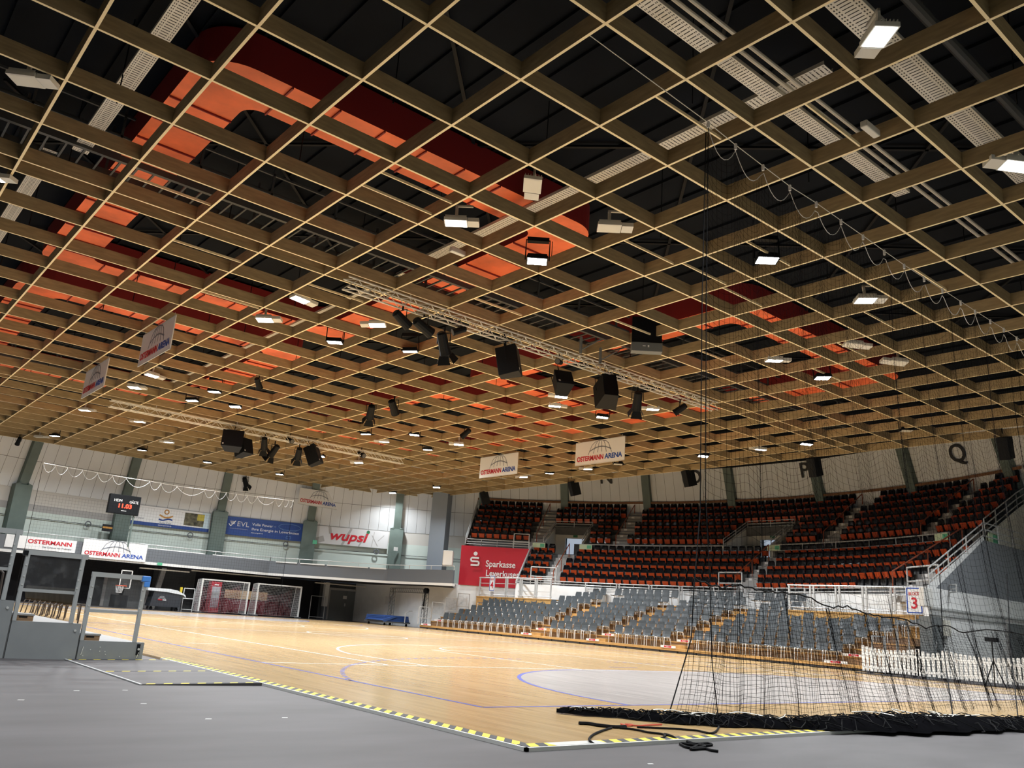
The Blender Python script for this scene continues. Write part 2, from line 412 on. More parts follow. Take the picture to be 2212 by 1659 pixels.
# hazard tape along the near edges, bevelled white edging under it
ed = MB(); ed.box(X0 - 0.03, X0, Y0 - 0.03, 14.4, -0.03, 0.0005); ed.box(X0 - 0.03, 28.2, Y0 - 0.03, Y0, -0.03, 0.0005)
ed.build('floor_edging', M['white'], court)
tp = MB(); tp.box(X0, X0 + 0.14, Y0 + 0.14, 14.5, 0.0005, 0.003); tp.build('hazard_tape', M['hazy'], court)
tp = MB(); tp.box(X0, 5.25, Y0, Y0 + 0.14, 0.0005, 0.003); tp.box(5.86, 28.0, Y0, Y0 + 0.14, 0.0005, 0.003); tp.build('hazard_tape', M['hazx'], court)
tp = MB(); tp.box(5.25, 5.86, Y0, Y0 + 0.14, 0.0005, 0.003); tp.build('floor_tape', M['linewhite'], court)
# ramp
rp = MB(); RXa, RXb, RYa, RYb = 3.40, 4.87, 10.5, 14.0
rp.prism([(RXa, RYa, -0.03), (RXb, RYa, -0.03), (RXb, RYa, 0.004), (RXa + 0.02, RYa, -0.022)], (0, RYb - RYa, 0))
ramp = tag(rp.build('floor_ramp', M['grey_floor']), 'low grey wedge ramp with hazard tape lines leading onto the wooden court', 'ramp')
def rz_(x): return -0.022 + 0.026 * (x - RXa) / (RXb - RXa)
for yy in (RYa + 0.05, 12.1, RYb - 0.06):
    t = MB(); t.quad((RXa + .03, yy - .035, rz_(RXa) + .002), (RXb, yy - .035, rz_(RXb) + .002), (RXb, yy + .035, rz_(RXb) + .002), (RXa + .03, yy + .035, rz_(RXa) + .002))
    t.build('hazard_tape', M['hazx'], ramp)
t = MB(); t.bar((RXa, RYa, -0.022), (RXa, RYb, -0.022), 0.03, 0.012); t.build('edge_strip', M['steel'], ramp)
# scraps on the grey floor
for i, (px, py) in enumerate(((165, 1492), (45, 1512), (310, 1520), (615, 1550), (270, 1491), (1405, 1650), (450, 1553))):
    p = gz(px, py, -0.029); t = MB(); s = 0.035
    t.poly([(p.x - s, p.y - .01, -0.0285), (p.x + s * .6, p.y - .02, -0.0285), (p.x + s, p.y + .012, -0.0285), (p.x - s * .4, p.y + .022, -0.0285)])
    tag(t.build('paper_scrap', M['white']), ['torn white tape scrap lying alone on dark floor, %s from the left' % ordw(k) for k in (2, 1, 4, 6, 3, 7, 5)][i], 'scrap', 'tape scraps on the dark floor')

# ------------------------------------------------------------------ ceiling grid
S = 1.72; CZ = 8.872; BD = 0.30; BT = 0.046
XI = [(i - 0.0104) * S for i in range(-1, 20)] + [19.85 * S]
YJ = [(j * 1.03186 + 6.1115) * S for j in range(-5, 5)]
yj2 = YJ[-1] + 0.3514 * S
YJ2 = [yj2 + n * 1.03186 * S for n in range(0, 12)]
yj3 = YJ2[-1] + 0.3514 * S
YJ3 = [yj3 + n * 1.03186 * S for n in range(0, 10)]
YS = YJ + YJ2 + YJ3
cg = MB()
for x in XI: cg.box(x - BT / 2, x + BT / 2, YS[0], YS[-1], CZ, CZ + BD, 0, 1)
for y in YS: cg.box(XI[0], XI[-1], y - BT / 2, y + BT / 2, CZ + 0.003, CZ + BD + 0.003, 0, 1)
struct(cg.build('ceiling', [M['beam'], M['beamedge']], fix=False))
rf = MB()
n = 60
rf.box(-16, 48, -4, 60, 11.0, 11.2)
for i in range(-12, 40): rf.box(i * 0.9, i * 0.9 + 0.06, -1, 57, 10.93, 10.999)
struct(rf.build('roof', M['roof']))
# orange rings
def ring(x0, x1, y0, y1, lab):
    w, r, zb, zt = 1.22, 0.9, 10.2, 10.93
    def rr(x0, x1, y0, y1, r):
        p = []
        for cx, cy, a in ((x1 - r, y0 + r, -90), (x1 - r, y1 - r, 0), (x0 + r, y1 - r, 90), (x0 + r, y0 + r, 180)):
            p += [(cx + r * math.cos(math.radians(a + 90 * i / 8)), cy + r * math.sin(math.radians(a + 90 * i / 8))) for i in range(9)]
        return p
    o = rr(x0, x1, y0, y1, r); i_ = rr(x0 + w, x1 - w, y0 + w, y1 - w, 0.35)
    root = MB(); n = len(o)
    for k in range(n):
        j = (k + 1) % n
        root.quad((*o[k], zb), (*o[j], zb), (*i_[j], zb), (*i_[k], zb))
    R = root.build('ceiling_ring', M['orange'])
    s1 = MB()
    for q in (o, i_):
        for k in range(n):
            j = (k + 1) % n; s1.quad((*q[k], zb), (*q[j], zb), (*q[j], zt), (*q[k], zt))
    s1.build('skirt', M['darkred'], R)
    s2 = MB()
    yy = y0 + 2.0
    while yy < y1 - 1.5:
        for xx in (x0, x1 - w): s2 = MB(); s2.bar((xx, yy, zb - 0.02), (xx + w, yy, zb - 0.02), 0.03, 0.04); s2.build('cross_bar', M['darkred'], R)
        yy += 1.0
    xx = x0 + 1.6
    while xx < x1 - 1.5:
        for yb in (y0, y1 - w): s2 = MB(); s2.bar((xx, yb, zb - 0.02), (xx, yb + w, zb - 0.02), 0.03, 0.04); s2.build('cross_bar', M['darkred'], R)
        xx += 1.0
    tag(R, lab, 'ceiling feature', 'orange rings above the timber grid')
ring(3.6, 13.5, 13.42, 27.0, 'orange rounded ring above the timber grid over the front left court')
ring(3.6, 13.5, 29.0, 42.6, 'orange rounded ring above the grid between both hanging trusses on the left')
ring(19.3, 29.2, 13.42, 27.0, 'orange rounded ring above the grid behind the netting')
ring(19.3, 29.2, 29.0, 42.6, 'orange rounded ring above the grid before the black seat stand')
# cable trays above the grid
def tray(name, pts, w, lab, z=9.75):
    mb = MB(); hb = MB()
    for a, b in zip(pts[:-1], pts[1:]):
        a = Vector((*a, z)); b = Vector((*b, z)); d = (b - a); L = d.length; d /= L; r = d.cross(Vector((0, 0, 1))) * (w / 2)
        mb.bar(a, b, w, 0.012); mb.bar(a + r + Vector((0, 0, .03)), b + r + Vector((0, 0, .03)), 0.01, 0.07); mb.bar(a - r + Vector((0, 0, .03)), b - r + Vector((0, 0, .03)), 0.01, 0.07)
        k = int(L / 0.075)
        for i in range(k):
            c = a + d * (L * (i + .5) / k) - Vector((0, 0, 0.0065))
            hb.bar(c - r * 0.42, c + r * 0.42, 0.018, 0.003)
            for s_ in (0.62, 0.82): 
                hb.bar(c - r * (s_ + .05), c - r * (s_ - .05), 0.03, 0.003); hb.bar(c + r * (s_ + .05), c + r * (s_ - .05), 0.03, 0.003)
    o = tag(mb.build(name, M['galv']), lab, 'cable tray', 'perforated cable trays above the grid')
    hb.build('perforation', M['trayhole'], o)
tray('cable_tray', [(2.75, 6.5), (2.75, 18.2)], 0.30, 'perforated cable tray running from the near left corner above the grid')
tray('cable_tray', [(2.3, 18.6), (2.3, 34)], 0.30, 'perforated cable tray beyond the catwalk, left of the orange ring')
tray('cable_tray', [(6.5, 7.0), (15.5, 7.0)], 0.28, 'perforated cable tray beside two pale pipes, crossing above the net cable')
tray('cable_tray', [(8.5, 5.05), (16.5, 5.05)], 0.42, 'widest perforated cable tray, passing behind the brightest near floodlight')
tray('cable_tray', [(10.95, 6.0), (10.95, 17.7)], 0.27, 'perforated cable tray crossing the rings between the near floodlights', 9.82)
tray('cable_tray', [(11.0, 18.4), (11.0, 40)], 0.22, 'perforated cable tray above the near hanging truss')
# pipes, hangers, catwalk above the grid
for i, (yy, lab) in enumerate(((6.72, 'pale pipe'), (6.55, 'pale pipe'))):
    mb = MB(); mb.tube([(7.5, yy, 9.8), (22, yy, 9.8)], 0.035, 8)
    tag(mb.build('ceiling_pipe', M['galv']), 'long pale pipe above the grid, %s of two beside the tray' % ('first' if i == 0 else 'second'), 'pipe', 'pale pipes above the grid')
mb = MB(); mb.tube([(9.5, 4.55, 10.1), (26, 4.55, 10.1)], 0.09, 10)
tag(mb.build('ceiling_duct', M['pipe']), 'dark round duct behind the widest cable tray', 'duct')
def catwalk(y, x0, x1, lab):
    mb = MB()
    for dy in (-0.45, 0.45):
        for dz in (0, 0.5, 1.0): mb.bar((x0, y + dy, 9.75 + dz), (x1, y + dy, 9.75 + dz), 0.05 if dz else 0.1, 0.05 if dz else 0.14)
        xx = x0
        while xx < x1: mb.bar((xx, y + dy, 9.7), (xx, y + dy, 10.9), 0.05); xx += 1.7
    xx = x0
    while xx < x1: mb.bar((xx, y - .45, 9.72), (xx, y + .45, 9.72), 0.04); xx += 0.35
    tag(mb.build('catwalk', M['pipe']), lab, 'catwalk', 'dark catwalks above the grid')
catwalk(18.3, 0, 33, 'dark steel catwalk with railings above the near double beam')
catwalk(38.6, 0, 33, 'dark steel catwalk with railings above the far double beam')
mb = MB()
for i in range(8):
    for j in range(10):
        if (i + j) % 2: continue
        x = 1.2 + i * 3.3; y = 5 + j * 3.4
        mb.bar((x, y, 10.9), (x + 3.3, y + 3.4, 10.9), 0.07, 0.05); mb.bar((x + 3.3, y, 10.9), (x, y + 3.4, 10.9), 0.07, 0.05)
for i in range(9):
    for j in range(11): mb.tube([(2.6 + i * 3.44, 4 + j * 3.55, CZ + BD), (2.6 + i * 3.44, 4 + j * 3.55, 10.9)], 0.012, 4)
o = mb.build('roof_bracing', M['black']); struct(o)
# slim pale battens bridging some coffers
mb = MB()
bat = [(5, -2, .35), (6, -3, .5), (4, 1, .3), (4, 1, .7), (7, 0, .5), (8, -1, .45), (8, 0, .4), (9, 0, .5), (10, -2, .4), (11, -1, .55), (5, 4.4, .5), (3, 4.4, .5), (2, 3, .5), (4, 6, .5), (6, 5, .4), (9, 2, .5), (7, 3, .45), (12, 0, .5), (13, 1, .5), (11, 2, .4)]
for i, j, fr in bat:
    y0 = (j * 1.03186 + 6.1115) * S + fr * 1.77; x0 = (i - .01) * S
    mb.bar((x0, y0, CZ + 0.05), (x0 + S, y0, CZ + 0.05), 0.03, 0.05)
struct(mb.build('trim_1', M['beamedge']))

# ------------------------------------------------------------------ floodlights
CR = Vector((0.763, -0.646, 0)); CFW = Vector((0.63, 0.776, 0))
DIRS = {'R': CR, 'L': -CR, 'D': CFW, 'U': -CFW, 'RD': (CR + CFW).normalized(), 'LD': (CFW - CR).normalized()}
ld = bpy.data.lights.new('flood_lamp', 'AREA'); ld.shape = 'RECTANGLE'; ld.size = 0.43; ld.size_y = 0.29
ld.energy = LAMP; ld.spread = math.radians(SPREAD); ld.color = (0.95, 0.985, 1.0)
def make_flood(lit, yoke):
    root = empty('floodlight')
    b = MB(); b.box(-0.24, 0.24, -0.17, 0.17, 0.0, 0.07)
    for i in range(7): b.box(-0.22, 0.22, -0.155 + i * 0.05, -0.145 + i * 0.05, 0.07, 0.12)
    b.build('housing', M['drv'] if not yoke else M['black'], root)
    l = MB(); l.quad((-0.215, -0.145, -0.003), (-0.215, 0.145, -0.003), (0.215, 0.145, -0.003), (0.215, -0.145, -0.003)); l.build('lens', M['lens'] if lit else M['offlens'], root, fix=False)
    if lit:
        lo = bpy.data.objects.new('lamp', ld); COL.objects.link(lo); lo.parent = root; lo.location = (0, 0, -0.006)
    if yoke:
        y = MB(); y.tube([(-.27, 0, 0.03), (-.27, 0, .55), (.27, 0, .55), (.27, 0, 0.03)], 0.018, 6); y.build('yoke', M['black'], root)
        d = MB(); d.box(-.25, .25, -.06, .06, .50, .60); d.build('driver_box', M['black'], root)
    else:
        d = MB(); d.box(0.25, 0.48, -0.14, 0.14, -0.005, 0.08); d.build('driver_box', M['drv'], root)
        k = MB(); k.box(-.03, .03, -.02, .02, .12, .42); k.box(-.03, .34, -.02, .02, .38, .42); k.build('bracket', M['drv'], root)
    return root
FL = {}
fixtures = [  # px, py, direction of driver, lit, yoke
 (1900, 80, 'D', 1, 0), (2195, 360, 'L', 1, 0), (985, 483, 'R', 1, 0), (1160, 565, 'R', 1, 1), (1657, 563, 'R', 1, 1), (1870, 650, 'R', 1, 0),
 (648, 648, 'RD', 1, 0), (572, 692, 'R', 1, 0), (815, 703, 'L', 1, 0), (723, 740, 'R', 1, 1), (886, 760, 'R', 1, 1), (1672, 780, 'R', 1, 0), (1777, 817, 'R', 1, 1),
 (328, 812, 'RD', 1, 0), (290, 838, 'R', 1, 0), (463, 847, 'R', 1, 1), (415, 866, 'R', 1, 1), (508, 879, 'R', 1, 1), (183, 887, 'R', 1, 0), (302, 912, 'L', 1, 0),
 (1212, 858, 'L', 1, 0), (1198, 878, 'R', 1, 0), (1410, 885, 'L', 1, 0), (1301, 902, 'R', 1, 1), (118, 942, 'R', 1, 1), (790, 938, 'R', 1, 1), (895, 940, 'R', 1, 1),
 (365, 956, 'L', 1, 0), (830, 955, 'L', 1, 0), (307, 973, 'R', 1, 1), (924, 972, 'R', 1, 1), (991, 961, 'L', 1, 0), (448, 999, 'R', 1, 1), (775, 1000, 'L', 1, 0),
 (604, 1025, 'R', 1, 1), (692, 986, 'R', 1, 1), (1131, 1031, 'L', 1, 0), (1187, 1023, 'R', 1, 1), (1270, 1014, 'L', 1, 0), (943, 1053, 'R', 1, 1), (848, 1065, 'R', 1, 1),
 (1519, 986, 'R', 1, 1), (1643, 972, 'L', 1, 0), (1742, 960, 'R', 1, 1), (523, 983, 'R', 1, 1),
 (55, 175, 'R', 0, 0), (1150, 402, 'D', 0, 0), (1316, 494, 'R', 0, 0), (1843, 747, 'R', 0, 0), (1940, 785, 'L', 0, 0), (1958, 931, 'R', 0, 1), (1335, 1003, 'R', 0, 1), (85, 945, 'R', 0, 0)]
def zone(p):
    if p.y < 18.1: return 'over the front court before the near truss'
    if p.y < 38.4: return 'under the grid between both hanging trusses'
    return 'under the far grid behind the distant truss'
for x_, y_ in ((18.3, 4.6), (23.0, 4.6), (31.3, 5.0), (31.3, 9.8), (1.4, 4.6), (1.4, 9.8), (1.4, 18.8), (1.4, 21.0), (1.4, 24.0), (1.4, 31.3), (1.4, 34.3), (1.4, 36.6), (1.4, 45.2)):  # unseen floodlights added to brighten side wall and barrier, continuing the fixture pattern
    q_ = Vector((x_, y_, 8.8)) - CAM; c_ = q_.dot(RZ); fixtures.append((q_.dot(RX) / c_ * F + W / 2, q_.dot(RY) / c_ * F + H / 2, 'R', 1, 0))
zs = {}
for i, (px, py, d, lit, yk) in enumerate(fixtures):
    p = gz(px, py, 8.80); zs.setdefault(((zone(p) if inframe(p) else 'among unseen ones added beyond the picture edge'), lit), []).append((px, i))
rank = {}
for kz, l in zs.items():
    l.sort()
    for n_, (_, i) in enumerate(l): rank[i] = (kz[0], n_ + 1)
for i, (px, py, d, lit, yk) in enumerate(fixtures):
    key = (lit, yk)
    p = gz(px, py, 8.80)
    if key not in FL: FL[key] = make_flood(lit, yk); o = FL[key]
    else: o = copytree(FL[key])
    dv = DIRS[d]
    o.location = p; o.rotation_euler = (math.radians(random.uniform(-6, 6)), math.radians(random.uniform(-5, 5)), math.atan2(dv.y, dv.x))
    zn, rk = rank[i]
    tag(o, '%s white floodlight, %s from the left %s' % ('lit' if lit else 'unlit', ordw(rk), zn), 'floodlight', 'floodlights on the timber ceiling grid')

# ------------------------------------------------------------------ trusses with their gear
def truss(y, z, lab):
    x0, x1, s = 8.95, 23.75, 0.27
    r = empty('truss', ((x0 + x1) / 2, y, z))
    L = (x1 - x0) / 2
    for dy in (-s / 2, s / 2):
        for dz in (0, s):
            c = MB(); c.tube([(-L, dy, dz), (L, dy, dz)], 0.025, 8); c.build('chord', M['galv'], r)
    b = MB(); n = int(2 * L / 0.27)
    for k in range(n):
        xa = -L + 2 * L * k / n; xb = -L + 2 * L * (k + 1) / n; f = k % 2
        for dy in (-s / 2, s / 2): b.tube([(xa, dy, s * f), (xb, dy, s * (1 - f))], 0.011, 5)
        for dz in (0, s): b.tube([(xa, s / 2 - s * f, dz), (xb, -s / 2 + s * f, dz)], 0.011, 5)
    b.build('lattice', M['galv'], r)
    h = MB()
    for xx in (-5.5, -1.8, 1.8, 5.5): h.tube([(xx, 0, s), (xx, 0, CZ + 0.1 - z)], 0.02, 6)
    h.build('hanger', M['galv'], r)
    return tag(r, lab, 'truss', 'hanging lighting trusses')
T1Y, T2Y = 17.75, 37.9
truss(T1Y, 8.52, 'near silver lattice truss hanging under the timber grid')
truss(T2Y, 8.45, 'far silver lattice truss with speaker cluster hanging')
def look(p, yaw, tilt, roll=0):
    return Matrix.Translation(p) @ Matrix.Rotation(math.radians(yaw), 4, 'Z') @ Matrix.Rotation(math.radians(tilt), 4, 'X') @ Matrix.Rotation(math.radians(roll), 4, 'Y')
def speaker(p, yaw, tilt, w, h, d, lab, grp, hang=0.4, wedge=True):
    r = empty('loudspeaker', mtx=look(p, yaw, tilt))
    b = MB(); k = 0.66 if wedge else 1.0
    b.prism([(-w / 2, -d / 2, -h / 2), (w / 2, -d / 2, -h / 2), (w / 2 * k, d / 2, -h / 2), (-w / 2 * k, d / 2, -h / 2)], (0, 0, h))
    b.build('cabinet', M['black'], r, bevel=0.012)
    g = MB(); g.box(-w / 2 + .03, w / 2 - .03, -d / 2 - .012, -d / 2, -h / 2 + .03, h / 2 - .03); g.build('grille', M['blackgrille'], r)
    t = MB(); t.box(-w / 2 + .06, -w / 2 + .12, -d / 2 - .018, -d / 2 - .012, -h / 2 + .06, -h / 2 + .12); t.build('badge', M['txtwhite'], r)
    q = MB(); q.tube([(-w / 2 - .02, 0, 0), (-w / 2 - .02, 0, h / 2 + .06), (w / 2 + .02, 0, h / 2 + .06), (w / 2 + .02, 0, 0)], 0.014, 6); q.tube([(0, 0, h / 2 + .06), (0, 0, h / 2 + hang)], 0.018, 6); q.build('bracket', M['black'], r)
    return tag(r, lab, 'loudspeaker', grp)
def spot(p, yaw, tilt, s, lab, grp, doors=True):
    r = empty('stage_spotlight', mtx=look(p, yaw, 0))
    R_ = Matrix.Rotation(math.radians(tilt), 4, 'X')
    b = MB(); pts = [(-.30, .07), (-.26, .12), (0, .13), (.2, .14), (.28, .15)]
    ringp = []
    b.tube([R_ @ Vector((0, -y * s, 0)) for y, _ in pts], [q * s for _, q in pts], 12)
    b.build('lamp_body', M['black'], r, smooth=False)
    l = MB(); c = R_ @ Vector((0, -.285 * s, 0)); l.tube([c, R_ @ Vector((0, -.29 * s, 0))], .125 * s, 12); l.build('lens', M['greygrille'], r)
    y = MB(); y.tube([(-.17 * s, 0, 0), (-.17 * s, 0, .26 * s), (.17 * s, 0, .26 * s), (.17 * s, 0, 0)], .014 * s, 6); y.tube([(0, 0, .26 * s), (0, 0, .42 * s)], .025 * s, 6); y.build('yoke', M['black'], r)
    if doors:
        for (ax, sg) in (('X', 1), ('X', -1), ('Z', 1), ('Z', -1)):
            d = MB(); f0, f1, o_ = .29 * s, .48 * s, .13 * s
            w1, w2 = .12 * s, .17 * s
            if ax == 'X': q = [(-w1, -f0, sg * o_), (w1, -f0, sg * o_), (w2, -f1, sg * (o_ + .1 * s)), (-w2, -f1, sg * (o_ + .1 * s))]
            else: q = [(sg * o_, -f0, -w1), (sg * o_, -f0, w1), (sg * (o_ + .1 * s), -f1, w2), (sg * (o_ + .1 * s), -f1, -w2)]
            n = Vector((0, .004, .004)); d.prism([R_ @ Vector(v) for v in q], R_ @ n); d.build('barn_door', M['black'], r)
    return tag(r, lab, 'spotlight', grp)
g1 = 'gear hanging on the near truss'; g2 = 'gear hanging on the far truss'
speaker(gy(1098, 782, T1Y), 40, -12, .62, .82, .60, 'large black loudspeaker left of the pair under the near truss', g1, .55)
speaker(gy(1214, 828, T1Y), -25, -38, .55, .62, .5, 'black twin-horn loudspeaker tilted down in the middle of the near truss', g1, .5)
speaker(gy(1312, 846, T1Y), 150, 25, .68, .85, .72, 'largest black loudspeaker showing its grey underside under near truss', g1, .5)
spot(gy(868, 690, T1Y), 100, 25, .95, 'black spotlight hanging nearest the left end of near truss', g1, False)
spot(gy(914, 706, T1Y), 95, 20, 1.05, 'boxy black spotlight, second from left end of near truss', g1, False)
spot(gy(958, 742, T1Y), 120, 50, 1.1, 'black barn-door spotlight lit white on its side under near truss', g1)
spot(gy(992, 714, T1Y), -110, 25, .7, 'small dark spotlight tucked right of the barn-door lamp', g1, False)
spot(gy(1377, 866, T1Y), 140, 50, 1.1, 'black barn-door spotlight beside the largest loudspeaker', g1)
spot(gy(1469, 884, T1Y), -150, 35, .85, 'last small black spotlight near right end of near truss', g1, False)
spot(gy(1208, 782, T1Y), -60, 10, .6, 'tiny black spotlight above the tilted twin-horn loudspeaker', g1, False)
speaker(gy(503, 953, T2Y), -25, -12, .95, .80, .8, 'large black loudspeaker at left of far truss cluster', g2, .5)
speaker(gy(524, 968, T2Y + .4), 20, -18, .62, .75, .7, 'black loudspeaker half hidden behind the left far cluster speaker', g2, .4)
speaker(gy(676, 984, T2Y), 45, -25, .75, .95, .6, 'black loudspeaker tilted sideways at right of far truss cluster', g2, .4)
spot(gy(571, 958, T2Y), 150, 45, 1.15, 'black barn-door spotlight left of centre in far truss cluster', g2)
spot(gy(592, 974, T2Y), -160, 50, 1.15, 'black barn-door spotlight lowest in the centre of far truss cluster', g2)
spot(gy(645, 980, T2Y), 160, 45, 1.15, 'black barn-door spotlight beside the sideways far loudspeaker', g2)
spot(gy(780, 982, T2Y), 10, 20, .9, 'small black spotlight alone near right end of far truss', g2, False)
spot(gy(626, 951, T2Y), 10, 20, .8, 'small black spotlight close under the far truss chord', g2, False)
g3 = 'dark lamps on the timber grid'
for (px, py, s, lab) in ((558, 828, .8, 'black spotlight under grid above the small left lamp rows'), (801, 890, 1.15, 'bulky black spotlight hanging midway between both trusses'), (850, 880, 1.15, 'black spotlight right of the bulky one between trusses'), (1006, 936, .9, 'small black spotlight under grid left of two hanging banners'), (40, 953, .9, 'black spotlight at the far left edge of the grid'), (530, 1041, 1.2, 'black barn-door spotlight hanging before the ribbed far wall')):
    spot(gz(px, py, 8.62), random.uniform(120, 220), 40, s, lab, g3, px in (530, 801))
g4 = 'loudspeakers along the right ceiling edge'
for k, (px, py, yaw) in enumerate(((1047, 1076, 60), (1240, 1055, 75), (1487, 1033, 80), (1758, 1009, 95), (2170, 968, 100))):
    speaker(gx(px, py, 34.3), yaw, -18, .55, .85, .5, ['black loudspeaker beside the top end of the seat stand', 'black loudspeaker left of the wall letter N', 'black loudspeaker left of the wall letter O', 'black loudspeaker hiding the wall letter between O and Q', 'black loudspeaker right of the wall letter Q'][k], g4, .45)
# black screen unit hung from the grid, its bracket arms
p = gz(1397, 735, 8.75)
r = empty('hanging_monitor', mtx=look(p, -42, 0))
b = MB(); b.box(-.42, .42, -.05, .05, -.1, .68); b.build('screen', M['black'], r, bevel=.01)
b = MB(); b.box(-.43, .43, -.12, .18, -.36, -.1); b.build('equipment_box', M['cab'], r, bevel=.01)
b = MB(); b.box(-.12, -.04, -.13, -.12, -.22, -.2); b.box(.02, .06, -.13, -.12, -.24, -.18); b.build('label_plate', M['txtwhite'], r)
tag(r, 'black screen with equipment box hanging under the grid near the net', 'monitor')
for k, (px, py) in enumerate(((1255, 742), (1297, 765))):
    p = gz(px, py, 8.7); mb = MB(); mb.bar(p + Vector((0, 0, -.3)), p + Vector((0, 0, .2)), .07, .05); mb.bar(p + Vector((0, 0, -.2)), p + Vector((.45, -.35, .18)), .03, .03)
    tag(mb.build('support_bracket', M['cab']), 'grey angled bracket under the grid, %s of the screen' % ('furthest left' if k == 0 else 'next left'), 'bracket', 'angled brackets by the hanging screen')
# smoke detectors / emergency boxes
for (px, py, lab) in ((1880, 280, 'white emergency box on a beam left of the brightest right floodlight'), (990, 545, 'white emergency box on a beam above the near truss')):
    p = gz(px, py, 8.95); mb = MB(); mb.box(p.x - .22, p.x + .22, p.y - .06, p.y + .06, 8.9, 9.02)
    tag(mb.build('emergency_light', M['drv'], bevel=.02), lab, 'lamp', 'white boxes on beams')

# ------------------------------------------------------------------ hanging arena banners
def hang_sign(TL, TR, w, h, lab):
    u = (TR - TL); u.z = 0; u.normalize()
    c = TL + u * (w / 2) - Vector((0, 0, h / 2))
    m = frame(c, u, Vector((0, 0, 1)))
    b = MB(); b.box(-w / 2, w / 2, -h / 2, h / 2, -0.03, 0)
    o = b.build('hanging_banner', M['signwhite']); o.matrix_world = m
    arena_sign(o, w, h)
    t = MB()
    for s in (-.45, .45): t.tube([(s * w, h / 2, -.015), (s * w, h / 2 + CZ - TL.z + .08, -.015)], .008, 5)
    t.tube([(-w / 2, h / 2, -.015), (w / 2, h / 2, -.015)], .02, 6); t.tube([(-w / 2, -h / 2, -.015), (w / 2, -h / 2, -.015)], .02, 6)
    t.build('hanging_rail', M['steel'], o)
    tag(o, lab, 'banner', 'white arena banners under the grid')
hang_sign(Vector((7.05, 27.4, 8.84)), Vector((7.05, 24.4, 8.84)), 3.0, 1.03, 'white arena banner, nearer of the two steep ones at left')
hang_sign(Vector((7.05, 34.2, 8.84)), Vector((7.05, 31.2, 8.84)), 3.0, 1.03, 'white arena banner, farther of the two steep ones at left')
hang_sign(Vector((26.2, 34.3, 8.84)), Vector((26.2, 31.3, 8.84)), 3.0, 1.05, 'white arena banner hanging left of the other near the seat stand')
hang_sign(Vector((26.25, 27.3, 8.84)), Vector((26.25, 24.3, 8.84)), 3.0, 1.03, 'white arena banner closest to the netting, below the right grid edge')
p5 = gy(648.5, 1053, 54.0); hang_sign(p5, p5 + Vector((1, 0, 0)), 3.0, 1.12, 'white arena banner hanging before the far ribbed wall')

# ------------------------------------------------------------------ round outer wall, columns
def RW(z): return 29.4 - max(0, z - 6.35) * 0.34
wm = MB()
def wq(a0, a1, z0, z1, mi, dr=0.0):
    wm.quad(pol(RW(z0) - dr, a0, z0), pol(RW(z0) - dr, a1, z0), pol(RW(z1) - dr, a1, z1), pol(RW(z1) - dr, a0, z1), mi)
bays = [7.8 + 12 * n for n in range(-12, 18)]
for a in bays:
    if not (-50 < (a + 180) % 360 - 180 < 150): continue
    p0, p1 = a, a + 12
    wq(p0, p1, 2.56 if 30 < a < 125 else -0.03, 5.1, 1)
    if 90 < a < 93 or a > 100: wq(p0, p1, 5.1, 5.5, 4)
    else: wq(p0, p1, 5.1, 5.5, 1)
    wq(p0, p1, 5.5, 6.35, 3)
    A0, A1 = pol(RW(6.35), p0, 6.35), pol(RW(6.35), p1, 6.35); B0_, B1_ = pol(RW(11.1), p0, 11.1), pol(RW(11.1), p1, 11.1)
    wm.quad(A0, A1, B1_, B0_, 2)
    nin = Vector((-math.cos(math.radians(a + 6)), -math.sin(math.radians(a + 6)), -.3)) * 0.03
    for k in range(9):
        f0, f1 = (k + .012) / 9, (k + .988) / 9
        for (t0, t1) in ((0.0, .338), (.342, 1.0)):
            q = [A0.lerp(A1, f0).lerp(B0_.lerp(B1_, f0), t0), A0.lerp(A1, f1).lerp(B0_.lerp(B1_, f1), t0), A0.lerp(A1, f1).lerp(B0_.lerp(B1_, f1), t1), A0.lerp(A1, f0).lerp(B0_.lerp(B1_, f0), t1)]
            wm.quad(*[v + nin for v in q], 0)
    wm.bar(pol(29.3, p0, 4.72), pol(29.3, p1, 4.72), .04, .03, 5)
struct(wm.build('wall_round', [M['panel'], M['mint'], M['gap'], M['bandwhite'], M['bandgrey'], M['gap']], fix=False))
bb = MB(); bb.quad((-16, -4, -.03), (48, -4, -.03), (48, -4, 11), (-16, -4, 11)); struct(bb.build('wall_back', M['mint'], fix=False))
bb = MB(); bb.quad((-16, -4, -.03), (-16, 60, -.03), (-16, 60, 11), (-16, -4, 11)); struct(bb.build('wall_left', M['mint'], fix=False))
bb = MB(); bb.quad((48, -4, -.03), (48, 60, -.03), (48, 60, 11), (48, -4, 11)); struct(bb.build('wall_right', M['mint'], fix=False))
for a in bays:
    if not (-45 < a < 125): continue
    c = MB(); t = Vector((-math.sin(math.radians(a)), math.cos(math.radians(a)), 0)); rd = Vector((math.cos(math.radians(a)), math.sin(math.radians(a)), 0))
    if a > 40: c.bar(pol(29.0, a, 2.55), pol(29.0, a, 6.5), .95, .5, 0, up=rd)
    z0 = 5.9 if a > 40 else 2.5
    c.bar(pol(RW(6.3) - .22, a, 6.2), pol(RW(11) - .22, a, 11.0), .52, .34, 0, up=rd)
    if a > 40:
        for s in (-1, 1): c.prism([pol(28.72, a, 6.5) + t * (.47 * s), pol(28.72, a, 6.5) + t * (.2 * s), pol(28.72, a, 6.62) + t * (.2 * s)], rd * .4)
    struct(c.build('column', M['col']))
